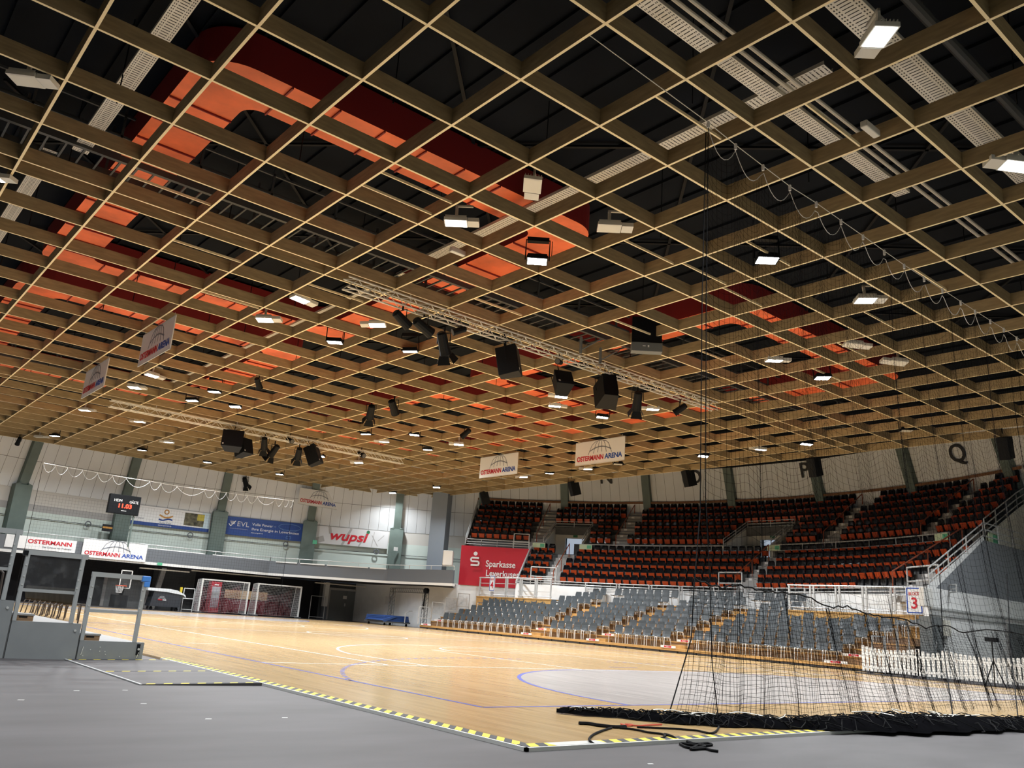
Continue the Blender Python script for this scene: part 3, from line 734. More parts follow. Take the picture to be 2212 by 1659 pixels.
# the big square blue-grey pillar
c = MB(); pa = pol(26.9, 49.4, 0); m_ = Matrix.Translation(pa) @ Matrix.Rotation(math.radians(38), 4, 'Z'); c.box(-.55, .55, -.55, .55, 2.6, 10.9, mtx=m_)
struct(c.build('pillar', M['bluegrey']))
# wall letters
for s, px, py in (('N', 1316, 1036), ('O', 1509, 1035), ('P', 1749, 1020), ('Q', 2086, 983)):
    w = gc(px, py, 28.35); a = math.degrees(math.atan2(w.y - CC.y, w.x - CC.x)); z = w.z
    base = pol(RW(z) * math.cos(math.radians(6)) / max(.99, math.cos(math.radians(((a - 7.8) % 12) - 6))) - .10, a, z)
    a = math.radians(((a - 7.8) // 12) * 12 + 7.8 + 6)
    u = Vector((math.sin(a), -math.cos(a), 0)); v = Vector((-.34 * math.cos(a), -.34 * math.sin(a), 1))
    r = empty('wall_letter', mtx=frame(base, u, v)); text(r, s, 0, 0, 1.25, M['txtblack'], ex=.012, z=.03, bold=.012, name='letter')
    tag(r, 'large black letter %s painted high on the sloping right wall' % s, 'letter', 'letters on the sloping wall')
# round vents
for k, (px, py) in enumerate(((190, 1132), (411, 1156), (617, 1176), (813, 1192))):
    w = gc(px, py, 29.05); a = math.degrees(math.atan2(w.y - CC.y, w.x - CC.x)); mb = MB()
    u = Vector((-math.sin(math.radians(a)), math.cos(math.radians(a)), 0)); ctr = pol(29.15 * math.cos(math.radians(6)) / math.cos(math.radians(((a - 7.8) % 12) - 6)), a, w.z)
    mb.tube([ctr + (u * math.cos(t * math.pi / 8) + Vector((0, 0, math.sin(t * math.pi / 8)))) * .16 for t in range(16)], .035, 5, closed=True)
    tag(mb.build('wall_vent', M['parapet']), 'dark round vent ring on pale green wall, %s from the left' % ordw(k + 1), 'vent', 'round vents on the pale green wall')
# wall banners between the columns
def bay_sign(aL, aR, z0, z1, m, name, lab):
    L = pol(29.15, aL, z0); Rr = pol(29.15, aR, z0); w = (Rr - L).length; h = z1 - z0
    c = (L + Rr) / 2 + Vector((0, 0, h / 2)); u = Rr - L
    b = MB(); b.box(-w / 2, w / 2, -h / 2, h / 2, -.04, 0); o = b.build(name, m); o.matrix_world = frame(c, u, Vector((0, 0, 1)))
    tag(o, lab, 'banner'); return o, w, h
o, w, h = bay_sign(90.9, 80.9, 5.08, 6.32, M['signwhite'], 'wall_banner', 'white swimming pool banner with blue stripe right of the scoreboard')
b = MB(); b.box(-w / 2, w / 2, -h / 2, -h / 2 + .22, 0, .006); b.build('blue_stripe', M['navy'], o)
b = MB(); b.box(.39 * w, w / 2, -h / 2 + .22, h / 2, 0, .005); b.build('pale_panel', M['paleblue'], o)
b = MB(); b.box(.17 * w, .42 * w, -.26 * h, .40 * h, .006, .012); q = b.build('photo_panel', M['photo'], o)
b = MB(); b.box(.33 * w, .42 * w, .05 * h, .38 * h, .012, .014); b.build('photo_panel', M['photoy'], o)
b = MB(); ex = -.06 * w
b.tube([(ex + .13 * math.cos(t * math.pi / 8), .30 * h + .13 * math.sin(t * math.pi / 8), .008) for t in range(16)], .035, 4, closed=True)
flat(b, [(ex - .42 + .84 * i / 10, .08 * h - .14 * math.sin(math.pi * i / 10) + .05, .0) for i in range(11)], .10); b.build('emblem', M['ochre'], o)
b = MB(); flat(b, [(ex - .42 + .84 * i / 12, -.10 * h - .06 * math.sin(2 * math.pi * i / 12), 0) for i in range(13)], .10); b.build('emblem', M['navy'], o)
text(o, 'AquaVital', ex, -.27 * h, .20, M['txtgrey']); text(o, 'Aqua Power', -.41 * w, -.15 * h, .20, M['txtgrey'], width=.9); text(o, 'www.aquavital.de', ex, -.41 * h, .12, M['txtwhite'], z=.012)
o, w, h = bay_sign(79.1, 68.6, 5.08, 6.30, M['navy'], 'wall_banner', 'dark blue energy company banner between two green columns')
text(o, 'EVL', -.265 * w, .12 * h, .46, M['palegrey'], width=.78)
b = MB(); flat(b, [(-.44 * w, .10 * h), (-.415 * w, -.02 * h), (-.36 * w, .28 * h)], .05, .02); b.build('tick', M['txtwhite'], o)
b = MB()
for i in range(4): flat(b, [(-.43 * w + .03 * i, .24 * h - .05 * i), (-.37 * w + .01 * i, .24 * h - .05 * i)], .03, .012)
flat(b, [(-.42 * w, -.14 * h), (-.20 * w, -.14 * h)], .012, .012); b.build('emblem', M['palegrey'], o)
text(o, 'Volle Power –', -.155 * w, .18 * h, .25, M['txtwhite'], width=1.62, align='LEFT')
text(o, 'Ihre Energie in Leverkusen', -.155 * w, -.08 * h, .25, M['txtwhite'], width=3.2, align='LEFT'); text(o, 'www.evl-gmbh.de', -.155 * w, -.28 * h, .11, M['txtwhite'], align='LEFT')
b = MB(); flat(b, [(.32 * w + .75 * math.cos(t), .22 * h + .22 * math.sin(t)) for t in [2 * math.pi * i / 20 for i in range(21)]], .035, .004)
flat(b, [(.32 * w - .6, .13 * h), (.32 * w, -.2 * h), (.32 * w + .6, .13 * h)], .02, .004); flat(b, [(.32 * w - .15, -.28 * h), (.32 * w + .15, -.28 * h), (.32 * w + .15, -.42 * h), (.32 * w - .15, -.42 * h), (.32 * w - .15, -.28 * h)], .03, .004); b.build('balloon_outline', M['midblue'], o)
o, w, h = bay_sign(66.9, 56.9, 5.08, 6.30, M['palegrey'], 'wall_banner', 'pale banner with bold red italic word and green dot')
text(o, 'wupsi', -.06 * w, .0 * h, .90, M['txtred'], width=.52 * w, shear=.25, bold=.022, z=.016)
b = MB(); b.tube([(.215 * w, .36 * h, .006), (.215 * w, .36 * h, .018)], .12, 16); b.build('dot', M['green'], o)
b = MB()
for (x0, y0, x1, y1, ww) in ((-.48, -.35, -.38, -.2, .4), (-.32, .5, -.30, .1, .2), (-.13, -.5, -.02, .48, .16), (.10, -.5, .2, .3, .1), (.27, .2, .36, -.4, .06), (.36, -.1, .44, .25, .05), (.28, -.45, .3, .4, .04)): flat(b, [(x0 * w, y0 * h), (x1 * w, y1 * h)], ww, .003)
b.build('tree_pattern', M['bandgrey'], o)

# ------------------------------------------------------------------ balcony round the far end
BP = [Vector(p) for p in ((-9, 54.0, 0), (24.3, 53.8, 0), (29.8, 48.0, 0), (30.7, 42.0, 0))]
bm_ = MB()
def inw(i):
    d = (BP[min(i + 1, 3)] - BP[i]).normalized() if i < 3 else (BP[3] - BP[2]).normalized(); return Vector((-d.y, d.x, 0))
for i in range(3):
    a, b = BP[i], BP[i + 1]; d = (b - a).normalized(); nn = Vector((-d.y, d.x, 0))
    for (z0, z1, t, mi) in ((2.57, 2.72, .22, 1), (2.72, 3.50, .12, 0)):
        bm_.prism([a + Vector((0, 0, z0)), b + Vector((0, 0, z0)), b + nn * t + Vector((0, 0, z0)), a + nn * t + Vector((0, 0, z0))], (0, 0, z1 - z0), mi)
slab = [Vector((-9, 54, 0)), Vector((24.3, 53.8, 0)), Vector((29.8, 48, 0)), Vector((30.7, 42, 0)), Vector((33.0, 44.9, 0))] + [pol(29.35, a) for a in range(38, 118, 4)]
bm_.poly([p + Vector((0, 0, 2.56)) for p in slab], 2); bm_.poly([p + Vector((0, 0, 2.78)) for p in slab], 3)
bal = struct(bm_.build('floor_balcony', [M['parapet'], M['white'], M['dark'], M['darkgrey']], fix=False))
mb = MB(); rail(mb, [p + Vector((0, 0, 3.5)) + inw(i) * .06 for i, p in enumerate(BP)], .24, (1.0,), .022, 1.9)
tag(mb.build('balcony_rail', M['steel']), 'thin pale handrail along the top of the far balcony parapet', 'handrail')
mb = MB()
for (x0, x1) in ((24.6, 25.6), (25.75, 26.9), (27.0, 28.9), (29.0, 29.75)):
    f = lambda x: (x - 24.3) / 5.5
    a, b = BP[1].lerp(BP[2], f(x0)), BP[1].lerp(BP[2], f(x1)); o_ = Vector((-.03, -.03, 3.47)); mb.bar(a + o_, b + o_, .03, .07)
tag(mb.build('parapet_strip', M['white']), 'white metal strips along the slate parapet top right of the banners', 'strip')
def par_sign(x0, x1, z0, z1, lab, big=False):
    w, h = x1 - x0, z1 - z0; b = MB(); b.box(-w / 2, w / 2, -h / 2, h / 2, -.04, 0); o = b.build('parapet_banner', M['signwhite'])
    o.matrix_world = frame(Vector(((x0 + x1) / 2, 53.86 if not big else 53.78, (z0 + z1) / 2)), Vector((1, 0, 0)), Vector((0, 0, 1)))
    if big: arena_sign(o, w, h)
    else:
        text(o, 'OSTERMANN', .12 * w, .12 * h, h * .44, M['txtred'], width=w * .63, bold=.008)
        text(o, 'Das Zuhause des Wohnens', .23 * w, -.24 * h, h * .2, M['txtgrey'], width=w * .42)
    tag(o, lab, 'banner', 'advertising banners on the far balcony')
par_sign(8.87, 12.47, 2.83, 3.52, 'white furniture banner with red wording left of the large arena banner')
par_sign(12.8, 16.4, 2.68, 3.70, 'large white arena banner with dome emblem on far balcony', True)
par_sign(16.45, 19.95, 2.82, 3.55, 'white furniture banner directly right of the large arena banner')
par_sign(20.46, 24.25, 2.86, 3.55, 'white furniture banner furthest right on the far balcony')
par_sign(4.9, 8.5, 2.83, 3.52, 'white furniture banner at the left picture edge behind the steel frame')
# scoreboard on its pole
r = empty('scoreboard', (14.52, 53.5, 5.87)); b = MB(); b.box(-.88, .88, -.14, .2, -.56, .56); b.build('case', M['black'], r, bevel=.02)
fr = empty('face', mtx=frame(Vector((0, -.15, 0)), Vector((1, 0, 0)), Vector((0, 0, 1)))); fr.parent = r
text(fr, 'HEIM', -.40, .20, .22, M['txtwhite'], width=.44); text(fr, 'GÄSTE', .50, .18, .22, M['txtwhite'], width=.5); text(fr, '11.03', .02, -.10, .34, M['led'], width=.74, bold=.008); text(fr, '▬', .0, -.36, .1, M['txtwhite'], width=.3)
b = MB(); b.tube([(.66, 0, -.56), (.66, 0, -2.4)], .05, 8); b.build('pole', M['col'], r)
tag(r, 'black scoreboard with red digits on a green pole above the balcony', 'scoreboard')
p = gc(232, 1140, 28.6); mb = MB(); mb.box(p.x - .3, p.x + .3, p.y - .03, p.y + .03, p.z - .22, p.z + .2); mb.box(p.x - .28, p.x + .28, p.y - .035, p.y - .03, p.z - .05, p.z + .06, 1)
tag(mb.build('column_plate', [M['dark'], M['ochre']]), 'small dark plate with yellow band on column under the scoreboard', 'plate')
for (px, py, n_, m, lab) in ((680, 1171, 'exit_sign', M['exit'], 'small exit sign on the green column left of the red word'), (855, 1186, 'warning_plate', M['white'], 'small white notice plate on the green column right of the red word')):
    p = gc(px, py, 28.5); mb = MB(); mb.box(p.x - .16, p.x + .16, p.y - .02, p.y + .02, p.z - .13, p.z + .13); tag(mb.build(n_, m), lab, 'sign')
p = gx(968, 1206, 31.0); mb = MB(); mb.box(-.42, .42, -.3, .3, -.45, .45, mtx=Matrix.Translation(p) @ Matrix.Rotation(math.radians(50), 4, 'Z'))
o = tag(mb.build('white_cabinet', M['white'], bevel=.05), 'white upright box standing on the balcony before the blue-grey pillar', 'cabinet')
for k, px in enumerate((343, 663, 670, 745)):
    p = gy(px, (1231, 1238, 1239, 1249)[k], 53.75)
    if k == 2: continue
    mb = MB(); mb.box(p.x - .14, p.x + .14, 53.72, 53.78, 2.58, 2.74); tag(mb.build('exit_sign', M['exit']), ['small green exit sign under the third white balcony banner', 'small green exit sign under slate parapet near black curtain', '', 'small green exit sign above the grey double door'][k], 'sign', 'exit signs under the balcony')

# ------------------------------------------------------------------ recess under the balcony
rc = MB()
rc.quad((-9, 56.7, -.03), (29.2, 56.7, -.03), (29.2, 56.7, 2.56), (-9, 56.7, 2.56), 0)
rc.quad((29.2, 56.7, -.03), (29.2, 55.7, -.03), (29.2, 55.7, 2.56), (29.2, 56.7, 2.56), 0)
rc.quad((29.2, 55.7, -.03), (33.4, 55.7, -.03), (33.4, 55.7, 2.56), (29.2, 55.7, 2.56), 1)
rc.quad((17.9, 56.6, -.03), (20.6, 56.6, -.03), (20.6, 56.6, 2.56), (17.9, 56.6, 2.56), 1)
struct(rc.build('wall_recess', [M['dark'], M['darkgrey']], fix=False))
ww = MB(); wp = [(33.4, 55.7), (32.0, 55.6), (31.7, 46.3)] + [tuple(pol(23.85, a)[:2]) for a in range(49, 33, -2)]
for a, b in zip(wp[:-1], wp[1:]): ww.quad((*a, -.03), (*b, -.03), (*b, 2.85), (*a, 2.85))
struct(ww.build('wall_white', M['whitewall'], fix=False))
def door(x0, x1, y, z1, lab, n_, fm, dm):
    r = MB(); xm = (x0 + x1) / 2
    r.box(x0, xm - .006, y, y + .06, -.03, z1); r.box(xm + .006, x1, y, y + .06, -.03, z1)
    o = struct(r.build('door_%d' % n_, dm)); f = MB(); f.box(x0 - .18, x0, y - .05, y + .1, -.03, z1 + .15); f.box(x1, x1 + .18, y - .05, y + .1, -.03, z1 + .15); f.box(x0, x1, y - .05, y + .1, z1, z1 + .15); f.build('door_frame', fm, o)
    h = MB(); h.box(xm - .16, xm - .08, y - .06, y, .95, 1.15); h.build('door_handle', M['steel'], o); return o
door(29.95, 32.7, 55.55, 2.02, '', 1, M['bandgrey'], M['door'])
door(15.2, 17.6, 56.5, 1.75, '', 2, M['bandgrey'], M['door'])
p = gy(747, 1291, 55.4); mb = MB(); mb.box(p.x - .15, p.x + .15, 55.52, 55.54, p.z - .1, p.z + .12); tag(mb.build('door_notice', M['white']), 'white paper notice on the grey double door', 'notice')
for k, (px, x_) in enumerate(((693, 29.5), (785, 33.1))):
    mb = MB(); mb.box(x_ - .16, x_ + .16, 55.2, 55.5, .85, 2.5); mb.box(x_ - .16, x_ + .16, 55.2, 55.5, -.03, .85, 1); tag(mb.build('door_pillar', [M['white'], M['parapet']]), 'pale pillar with grey foot %s of the grey double door' % ('left' if k == 0 else 'right'), 'pillar', 'pillars beside the double door')
mb = MB(); mb.prism([(17.7, 55.6, -.03), (18.0, 55.6, -.03), (18.35, 55.6, 2.5), (18.05, 55.6, 2.5)], (0, .25, 0)); tag(mb.build('leaning_pillar', M['bandgrey']), 'pale grey post under the balcony behind the covered cart', 'pillar')
for k, (pa, pb) in enumerate((((302, 1224), (409, 1236)), ((414, 1232), (606, 1247)), ((681, 1258), (806, 1268)))):
    a, b = gy(*pa, 54.2), gy(*pb, 54.2); mb = MB(); z = min(2.5, (a.z + b.z) / 2); mb.box(a.x, b.x, 54.15, 54.3, z - .07, z)
    tag(mb.build('light_tube', M['tube']), ['pale unlit light tube under the balcony above the covered cart', 'thin pale light tube under the balcony above the left goal', 'pale unlit light tube above the grey double door'][k], 'lamp', 'light tubes under the balcony')
mb = MB(); p = gy(798, 1298, 55.3); mb.box(p.x - .35, p.x - .01, 55.45, 55.65, p.z - .3, p.z + .3); tag(mb.build('fire_hose_cabinet', M['signred']), 'larger dark red hose cabinet right of the double door', 'cabinet')
mb = MB(); mb.box(p.x + .03, p.x + .36, 55.45, 55.65, p.z - .2, p.z + .3); tag(mb.build('fire_alarm_cabinet', M['signred']), 'smaller dark red cabinet at the corner beside the white wall', 'cabinet')
mb = MB(); p = gy(774, 1323, 55.3); mb.tube([(p.x, 55.3, .25), (p.x, 55.3, .75)], .09, 10); o = mb.build('fire_extinguisher', M['signred']); tag(o, 'red fire extinguisher hanging at the right edge of the double door', 'extinguisher')
mb = MB(); mb.tube([(p.x, 55.3, .75), (p.x, 55.3, .84)], .03, 8); mb.build('valve', M['black'], o)
mb = MB(); p = gy(800, 1326, 55.2); mb.box(p.x - .28, p.x + .28, 55.3, 55.4, -.03, 1.0); tag(mb.build('leaning_board', M['card']), 'tan board standing under the red cabinets by the corner', 'board')
mb = MB()
for z in (.1, 1.5): mb.tube([(28.2, 54.9, z), (29.3, 54.9, z)], .025, 6)
for x in (28.2, 29.3): mb.tube([(x, 54.9, -.03), (x, 54.9, 1.5)], .025, 6)
tag(mb.build('barrier_frame', M['steel']), 'thin grey barrier frame between black curtain and double door', 'frame')
# goals
def goal(x0, lab):
    y, r = 53.0, empty('handball_goal', (x0 + 1.5, 53.0, 0))
    for s, n_ in ((-1.5, 'post'), (1.5, 'post')):
        b = MB(); b.box(s - .04, s + .04, -.04, .04, 0, 2.0); b.build(n_, M['white'], r)
    b = MB(); b.box(-1.46, 1.46, -.04, .04, 1.93, 2.01); b.build('crossbar', M['white'], r)
    b = MB()
    for s in (-1.5, 1.5): b.tube([(s, 0, 2.0), (s, .75, 1.95), (s, 1.1, .05), (s, 0, .05)], .025, 6)
    b.tube([(-1.5, 1.1, .05), (1.5, 1.1, .05)], .025, 6); b.build('back_frame', M['steel'], r)
    for (x1, x2, nm, mm) in ((-1.5, 1.5, 'net', M['netwhite']),):
        b = MB()
        def npt(u, v):  # v 0 top .. 1 bottom
            z = 1.95 - 1.9 * v; return Vector((-1.48 + 2.96 * u, .78 + .30 * v + .15 * math.sin(math.pi * u) * math.sin(math.pi * v), z))
        for i in range(31): b.tube([npt(i / 30, k / 8) for k in range(9)], .006, 3, cap=False)
        for k in range(20): b.tube([npt(i / 10, k / 19) for i in range(11)], .006, 3, cap=False)
        for s in (-1.48, 1.48):
            for i in range(9): b.tube([(s, .1 * i, 1.97), (s, .1 * i + .02 * i, .06)], .006, 3, cap=False)
            for k in range(16): b.tube([(s, 0, .1 + .12 * k), (s, 1.05 - .02 * k, .1 + .12 * k)], .006, 3, cap=False)
        for k in range(8): b.tube([(-1.48, .1 * k, 1.96), (1.48, .1 * k, 1.96)], .006, 3, cap=False)
        for i in range(31): b.tube([(-1.48 + i * .0987, 0, 1.97), (-1.48 + i * .0987, .78, 1.95)], .006, 3, cap=False)
        b.build(nm, mm, r)
    b = MB()
    def rpt(u, v): return Vector((-1.4 + 2.8 * u, .95 + .2 * v, .05 + (1.25 + .45 * (2 * u - 1) ** 2) * v))
    for i in range(25): b.tube([rpt(i / 24, k / 6) for k in range(7)], .011, 3, cap=False)
    for k in range(15): b.tube([rpt(i / 10, k / 14) for i in range(11)], .011, 3, cap=False)
    b.build('red_net', M['redcloth'], r)
    b = MB()
    for s in (-1.5, 1.5): b.box(s - .18, s + .18, -.1, .15, 0, .06)
    b.build('wheel_base', M['darkgrey'], r)
    return tag(r, lab, 'goal', 'handball goals parked under the balcony')
goal(19.78, 'left handball goal with white posts before the red drinks cooler')
goal(23.42, 'right handball goal with white posts beside the black curtain')
r = empty('drinks_cooler', (21.12, 54.35, 0)); b = MB(); b.box(-.33, .33, -.25, .3, 0, 1.9); b.build('cabinet', M['vend'], r); b = MB(); b.box(-.26, .26, -.27, -.25, .3, 1.6); b.build('glass_door', M['vendglass'], r); b = MB(); b.box(-.14, .12, -.27, -.25, 1.68, 1.76); b.build('label_plate', M['txtwhite'], r)
tag(r, 'red drinks cooler with glass door behind the left goal net', 'cooler')
mb = MB(); mb.box(21.8, 24.7, 54.3, 54.36, .95, 1.48); tag(mb.build('long_board', M['card']), 'long tan board lying level behind the two goals', 'board')
mb = MB()
for x in (22.0, 24.5): mb.box(x - .05, x + .05, 54.3, 54.9, -.03, .95)
mb.box(21.9, 24.6, 54.36, 54.9, .2, .9); tag(mb.build('stacked_mats', M['redcloth']), 'dark red mat stack under the tan board behind the goals', 'mats')
mb = MB()
for z in (.1, .75, 1.35): mb.tube([(18.95, 53.6, z), (19.6, 53.6, z)], .03, 6)
for x in (18.95, 19.6): mb.tube([(x, 53.6, -.03), (x, 53.6, 1.35)], .03, 6)
tag(mb.build('cage_trolley', M['steel']), 'pale cage trolley frame standing left of the left goal', 'trolley')
mb = MB(); mb.box(18.72, 18.84, 53.6, 53.7, .3, 1.4); tag(mb.build('yellow_post', M['yellow']), 'short yellow post between the covered cart and cage trolley', 'post')
# covered cart
r = empty('covered_cart', (17.6, 53.0, 0)); b = MB()
b.prism([(-.75, 0, .2), (1.0, 0, .2), (1.1, 0, .75), (1.05, 0, .95), (.2, 0, 1.1), (-.6, 0, 1.05)], (0, .9, 0)); b.build('cover', M['cover'], r)
b = MB(); b.prism([(-1.0, -.03, 1.08), (.1, -.03, 1.06), (1.12, -.03, .93), (1.3, -.03, .80), (1.25, -.03, .95), (.75, -.03, 1.18), (.3, -.03, 1.24), (-1.0, -.03, 1.24)], (0, 1.0, 0)); b.build('white_top', M['coverwhite'], r)
fr = empty('emblem_board', mtx=frame(Vector((-.1, -.012, .62)), Vector((1, 0, 0)), Vector((0, 0, 1)))); fr.parent = r
arena_logo(fr, 0, .08, .42, M['palegrey'])
b = MB(); b.box(-.22, .02, -.06, 0, 0, .008); b.build('emblem_bar', M['txtred'], fr); b = MB(); b.box(.05, .26, -.06, -.01, 0, .008); b.build('emblem_bar', M['txtwhite'], fr)
b = MB()
for x in (-.6, .9): b.tube([(x, .1, .06), (x, .2, .06)], .09, 10); b.box(x - .03, x + .03, .1, .2, .06, .22)
b.build('caster', M['black'], r)
tag(r, 'long cart under a dark cover with white top and small dome emblem', 'cart')
mb = MB(); mb.box(18.35, 18.75, 53.3, 53.7, -.03, .55); tag(mb.build('grey_bin', M['parapet']), 'small grey bin at the right end of the covered cart', 'bin')
# basketball stand behind the barrier glass
r = empty('basketball_stand', (15.1, 52.5, 0)); b = MB(); b.box(-.25, .3, .0, .03, 1.12, 2.06)
b2 = MB()
for a_, c_ in (((-.27, .0, 1.1), (.31, .0, 1.1)), ((-.27, 0, 2.08), (.31, 0, 2.08)), ((-.27, 0, 1.1), (-.27, 0, 2.08)), ((.31, 0, 1.1), (.31, 0, 2.08))): b2.bar(a_, c_, .05, .05)
b.build('backboard', M['acryl'], r); b2.build('board_frame', M['white'], r)
b = MB(); b.tube([(-.32 + .22 * math.cos(t * math.pi / 8), -.3 + .22 * math.sin(t * math.pi / 8), 1.22) for t in range(16)], .02, 6, closed=True); b.box(-.12, .12, -.12, 0, 1.19, 1.25); b.build('rim', M['hoop'], r)
b = MB()
for t in range(12):
    a_ = t * math.pi / 6; b.tube([(-.32 + .22 * math.cos(a_), -.3 + .22 * math.sin(a_), 1.2), (-.32 + .14 * math.cos(a_ + .3), -.3 + .14 * math.sin(a_ + .3), .82)], .012, 4)
b.tube([(-.32 + .14 * math.cos(t * math.pi / 6), -.3 + .14 * math.sin(t * math.pi / 6), .84) for t in range(12)], .02, 4, closed=True); b.build('net', M['netwhite'], r)
b = MB(); b.bar((.05, .05, 1.3), (.3, 1.5, .6), .16, .16); b.box(-.1, .6, .9, 2.0, 0, .7); b.build('support', M['black'], r)
tag(r, 'mobile basketball hoop with red rim seen through barrier glass', 'hoop')
# truss gate and blue mat cart by the white wall
r = empty('truss_gate', (31.2, 47.5, 0)); b = MB()
for (dx, dy) in ((0, 1.8), (0, -2.1)):
    for sx, sy in ((-.13, -.13), (.13, -.13), (.13, .13), (-.13, .13)): b.tube([(dx + sx, dy + sy, 0), (dx + sx, dy + sy, 2.35)], .022, 6)
    for k in range(9): z = .1 + k * .25; b.tube([(dx - .13, dy - .13, z), (dx + .13, dy - .13, z + .25)], .012, 4); b.tube([(dx - .13, dy - .13, z + .25), (dx - .13, dy + .13, z)], .012, 4)
b.build('upright', M['door'], r); b = MB()
for sx in (-.13, .13):
    for z in (2.1, 2.35): b.tube([(sx, -2.2, z), (sx, 1.9, z)], .022, 6)
for k in range(16): y = -2.1 + k * .25; b.tube([(-.13, y, 2.1), (-.13, y + .25, 2.35)], .012, 4); b.tube([(-.13, y, 2.35), (.13, y + .25, 2.35)], .012, 4)
b.build('top_beam', M['door'], r); b = MB(); b.tube([(-.3, -2.4, 2.25), (-.1, -2.4, 2.25)], .17, 12); b.tube([(-.2, -2.3, 2.1), (-.2, -2.2, 1.1)], .05, 6); b.build('motor_drum', M['black'], r)
tag(r, 'freestanding lattice gate against the white wall behind the blue mats', 'gate')
r = empty('mat_cart', (29.9, 47.6, 0)); b = MB(); b.box(-1.0, 1.0, -1.2, 1.1, .16, .24); b.build('cart_bed', M['darkgrey'], r)
for k in range(4): b = MB(); b.box(-.98 + .03 * k, .95, -1.15 + .04 * k, 1.05, .24 + .09 * k, .325 + .09 * k); b.build('gym_mat', M['bluemat'], r, bevel=.02)
b = MB(); b.prism([(-1.15, -1.2, .3), (-.2, -1.25, .6), (.0, -1.25, .56), (-.9, -1.2, .2)], (0, 1.9, 0)); b.build('gym_mat', M['bluemat'], r)
b = MB(); b.tube([(.5, -1.3, .2), (.5, -1.3, .8), (.8, -1.3, .95), (1.0, -1.3, .95)], .03, 6); b.build('push_handle', M['steel'], r)
b = MB()
for x in (-.8, .8):
    for y in (-1, .9): b.tube([(x, y, .06), (x + .06, y, .06)], .09, 8)
b.build('caster', M['black'], r); tag(r, 'flat cart stacked with blue gym mats beside the truss gate', 'cart')
p = gx(838, 1297, 31.75); mb = MB(); mb.box(31.70, 31.74, p.y - .25, p.y + .25, p.z - .25, p.z + .25); tag(mb.build('wall_notice', M['palegrey']), 'grey notice board on the white wall left of the truss gate', 'notice')

# ------------------------------------------------------------------ upper stand (round terrace)
YE = 13.95   # the stand ends on this line on the right
LOWR = [21.42 + .68 * k for k in range(5)]; LOWZ = [2.90 + .48 * k for k in range(5)]
UPR = [24.95 + .63 * j for j in range(6)]; UPZ = [5.62 + .48 * j for j in range(6)]
def RF(a): return 21.05 + .40 * max(0, min(1, (-24 - a) / 8))
def amin(R): return math.degrees(math.asin((YE - CC.y) / R))
tb = MB()
def sector(R0_, R1_, z, zprev, a0, a1):
    n = max(1, int((a1 - a0) / 2.0))
    for i in range(n):
        b0 = a0 + (a1 - a0) * i / n; b1 = a0 + (a1 - a0) * (i + 1) / n
        tb.quad(pol(R0_, b0, z), pol(R1_, b0, z), pol(R1_, b1, z), pol(R0_, b1, z))
        tb.quad(pol(R0_, b0, zprev), pol(R0_, b0, z), pol(R0_, b1, z), pol(R0_, b1, zprev))
PORT = [(26.6, 32.1), (-2.8, 3.9)]
for k, (R, z) in enumerate(zip(LOWR, LOWZ)):
    sector(R - .34, R + .34, z, z - .5, amin(R + .45) if k else -24.0, 34.0)
sector(LOWR[-1] + .34, UPR[0] - .32, 5.13, 4.78, amin(24.8), 44.5)
for j, (R, z) in enumerate(zip(UPR, UPZ)):
    segs = [(amin(R + .75), 44.5)]
    if j < 3: segs = [(amin(R + .4), -2.8), (3.9, 26.6), (32.1, 44.5)]
    for a0, a1 in segs: sector(R - .32, R + (.31 if j < 5 else .2), z, z - .5, a0, a1)
for a0, a1 in PORT: sector(24.4, 26.7, 4.8, 4.7, a0, a1)
struct(tb.build('floor_terrace', M['concrete'], fix=False))
fw = MB()
def strip(R, a0, a1, z0, z1, mi=0, mb=None):
    mb = mb or fw; n = max(1, int((a1 - a0) / 2))
    for i in range(n):
        b0 = a0 + (a1 - a0) * i / n; b1 = a0 + (a1 - a0) * (i + 1) / n
        mb.quad(pol(R, b0, z0), pol(R, b1, z0), pol(R, b1, z1), pol(R, b0, z1), mi)
for i in range(40):
    b0 = 34.2 + (amin(21.45) - 34.2) * i / 40; b1 = 34.2 + (amin(21.45) - 34.2) * (i + 1) / 40
    fw.quad(pol(RF(b0), b0, -.03), pol(RF(b1), b1, -.03), pol(RF(b1), b1, 3.0), pol(RF(b0), b0, 3.0))
for a in (34.0,): fw.poly([pol(21.05, a, -.03), pol(23.9, a, -.03), pol(23.9, a, 5.15), pol(21.05, a, 2.98)])
struct(fw.build('wall_stand_front', M['whitewall'], fix=False))
el = MB(); el.poly([pol(21.0, 34.15, 2.7), pol(24.0, 34.15, 5.0), pol(24.0, 34.15, 5.35), pol(21.0, 34.15, 3.1)]); el.poly([pol(24.0, 44.6, 2.7), pol(29.2, 44.6, 2.7), pol(29.2, 44.6, 8.8), pol(24.0, 44.6, 5.5)])
struct(el.build('wall_stand_end', M['bandgrey'], fix=False))
tr = MB(); strip(28.16, amin(28.16), 44.5, 8.90, 9.04, 0, tr); struct(tr.build('trim_2', M['trimwood'], fix=False))
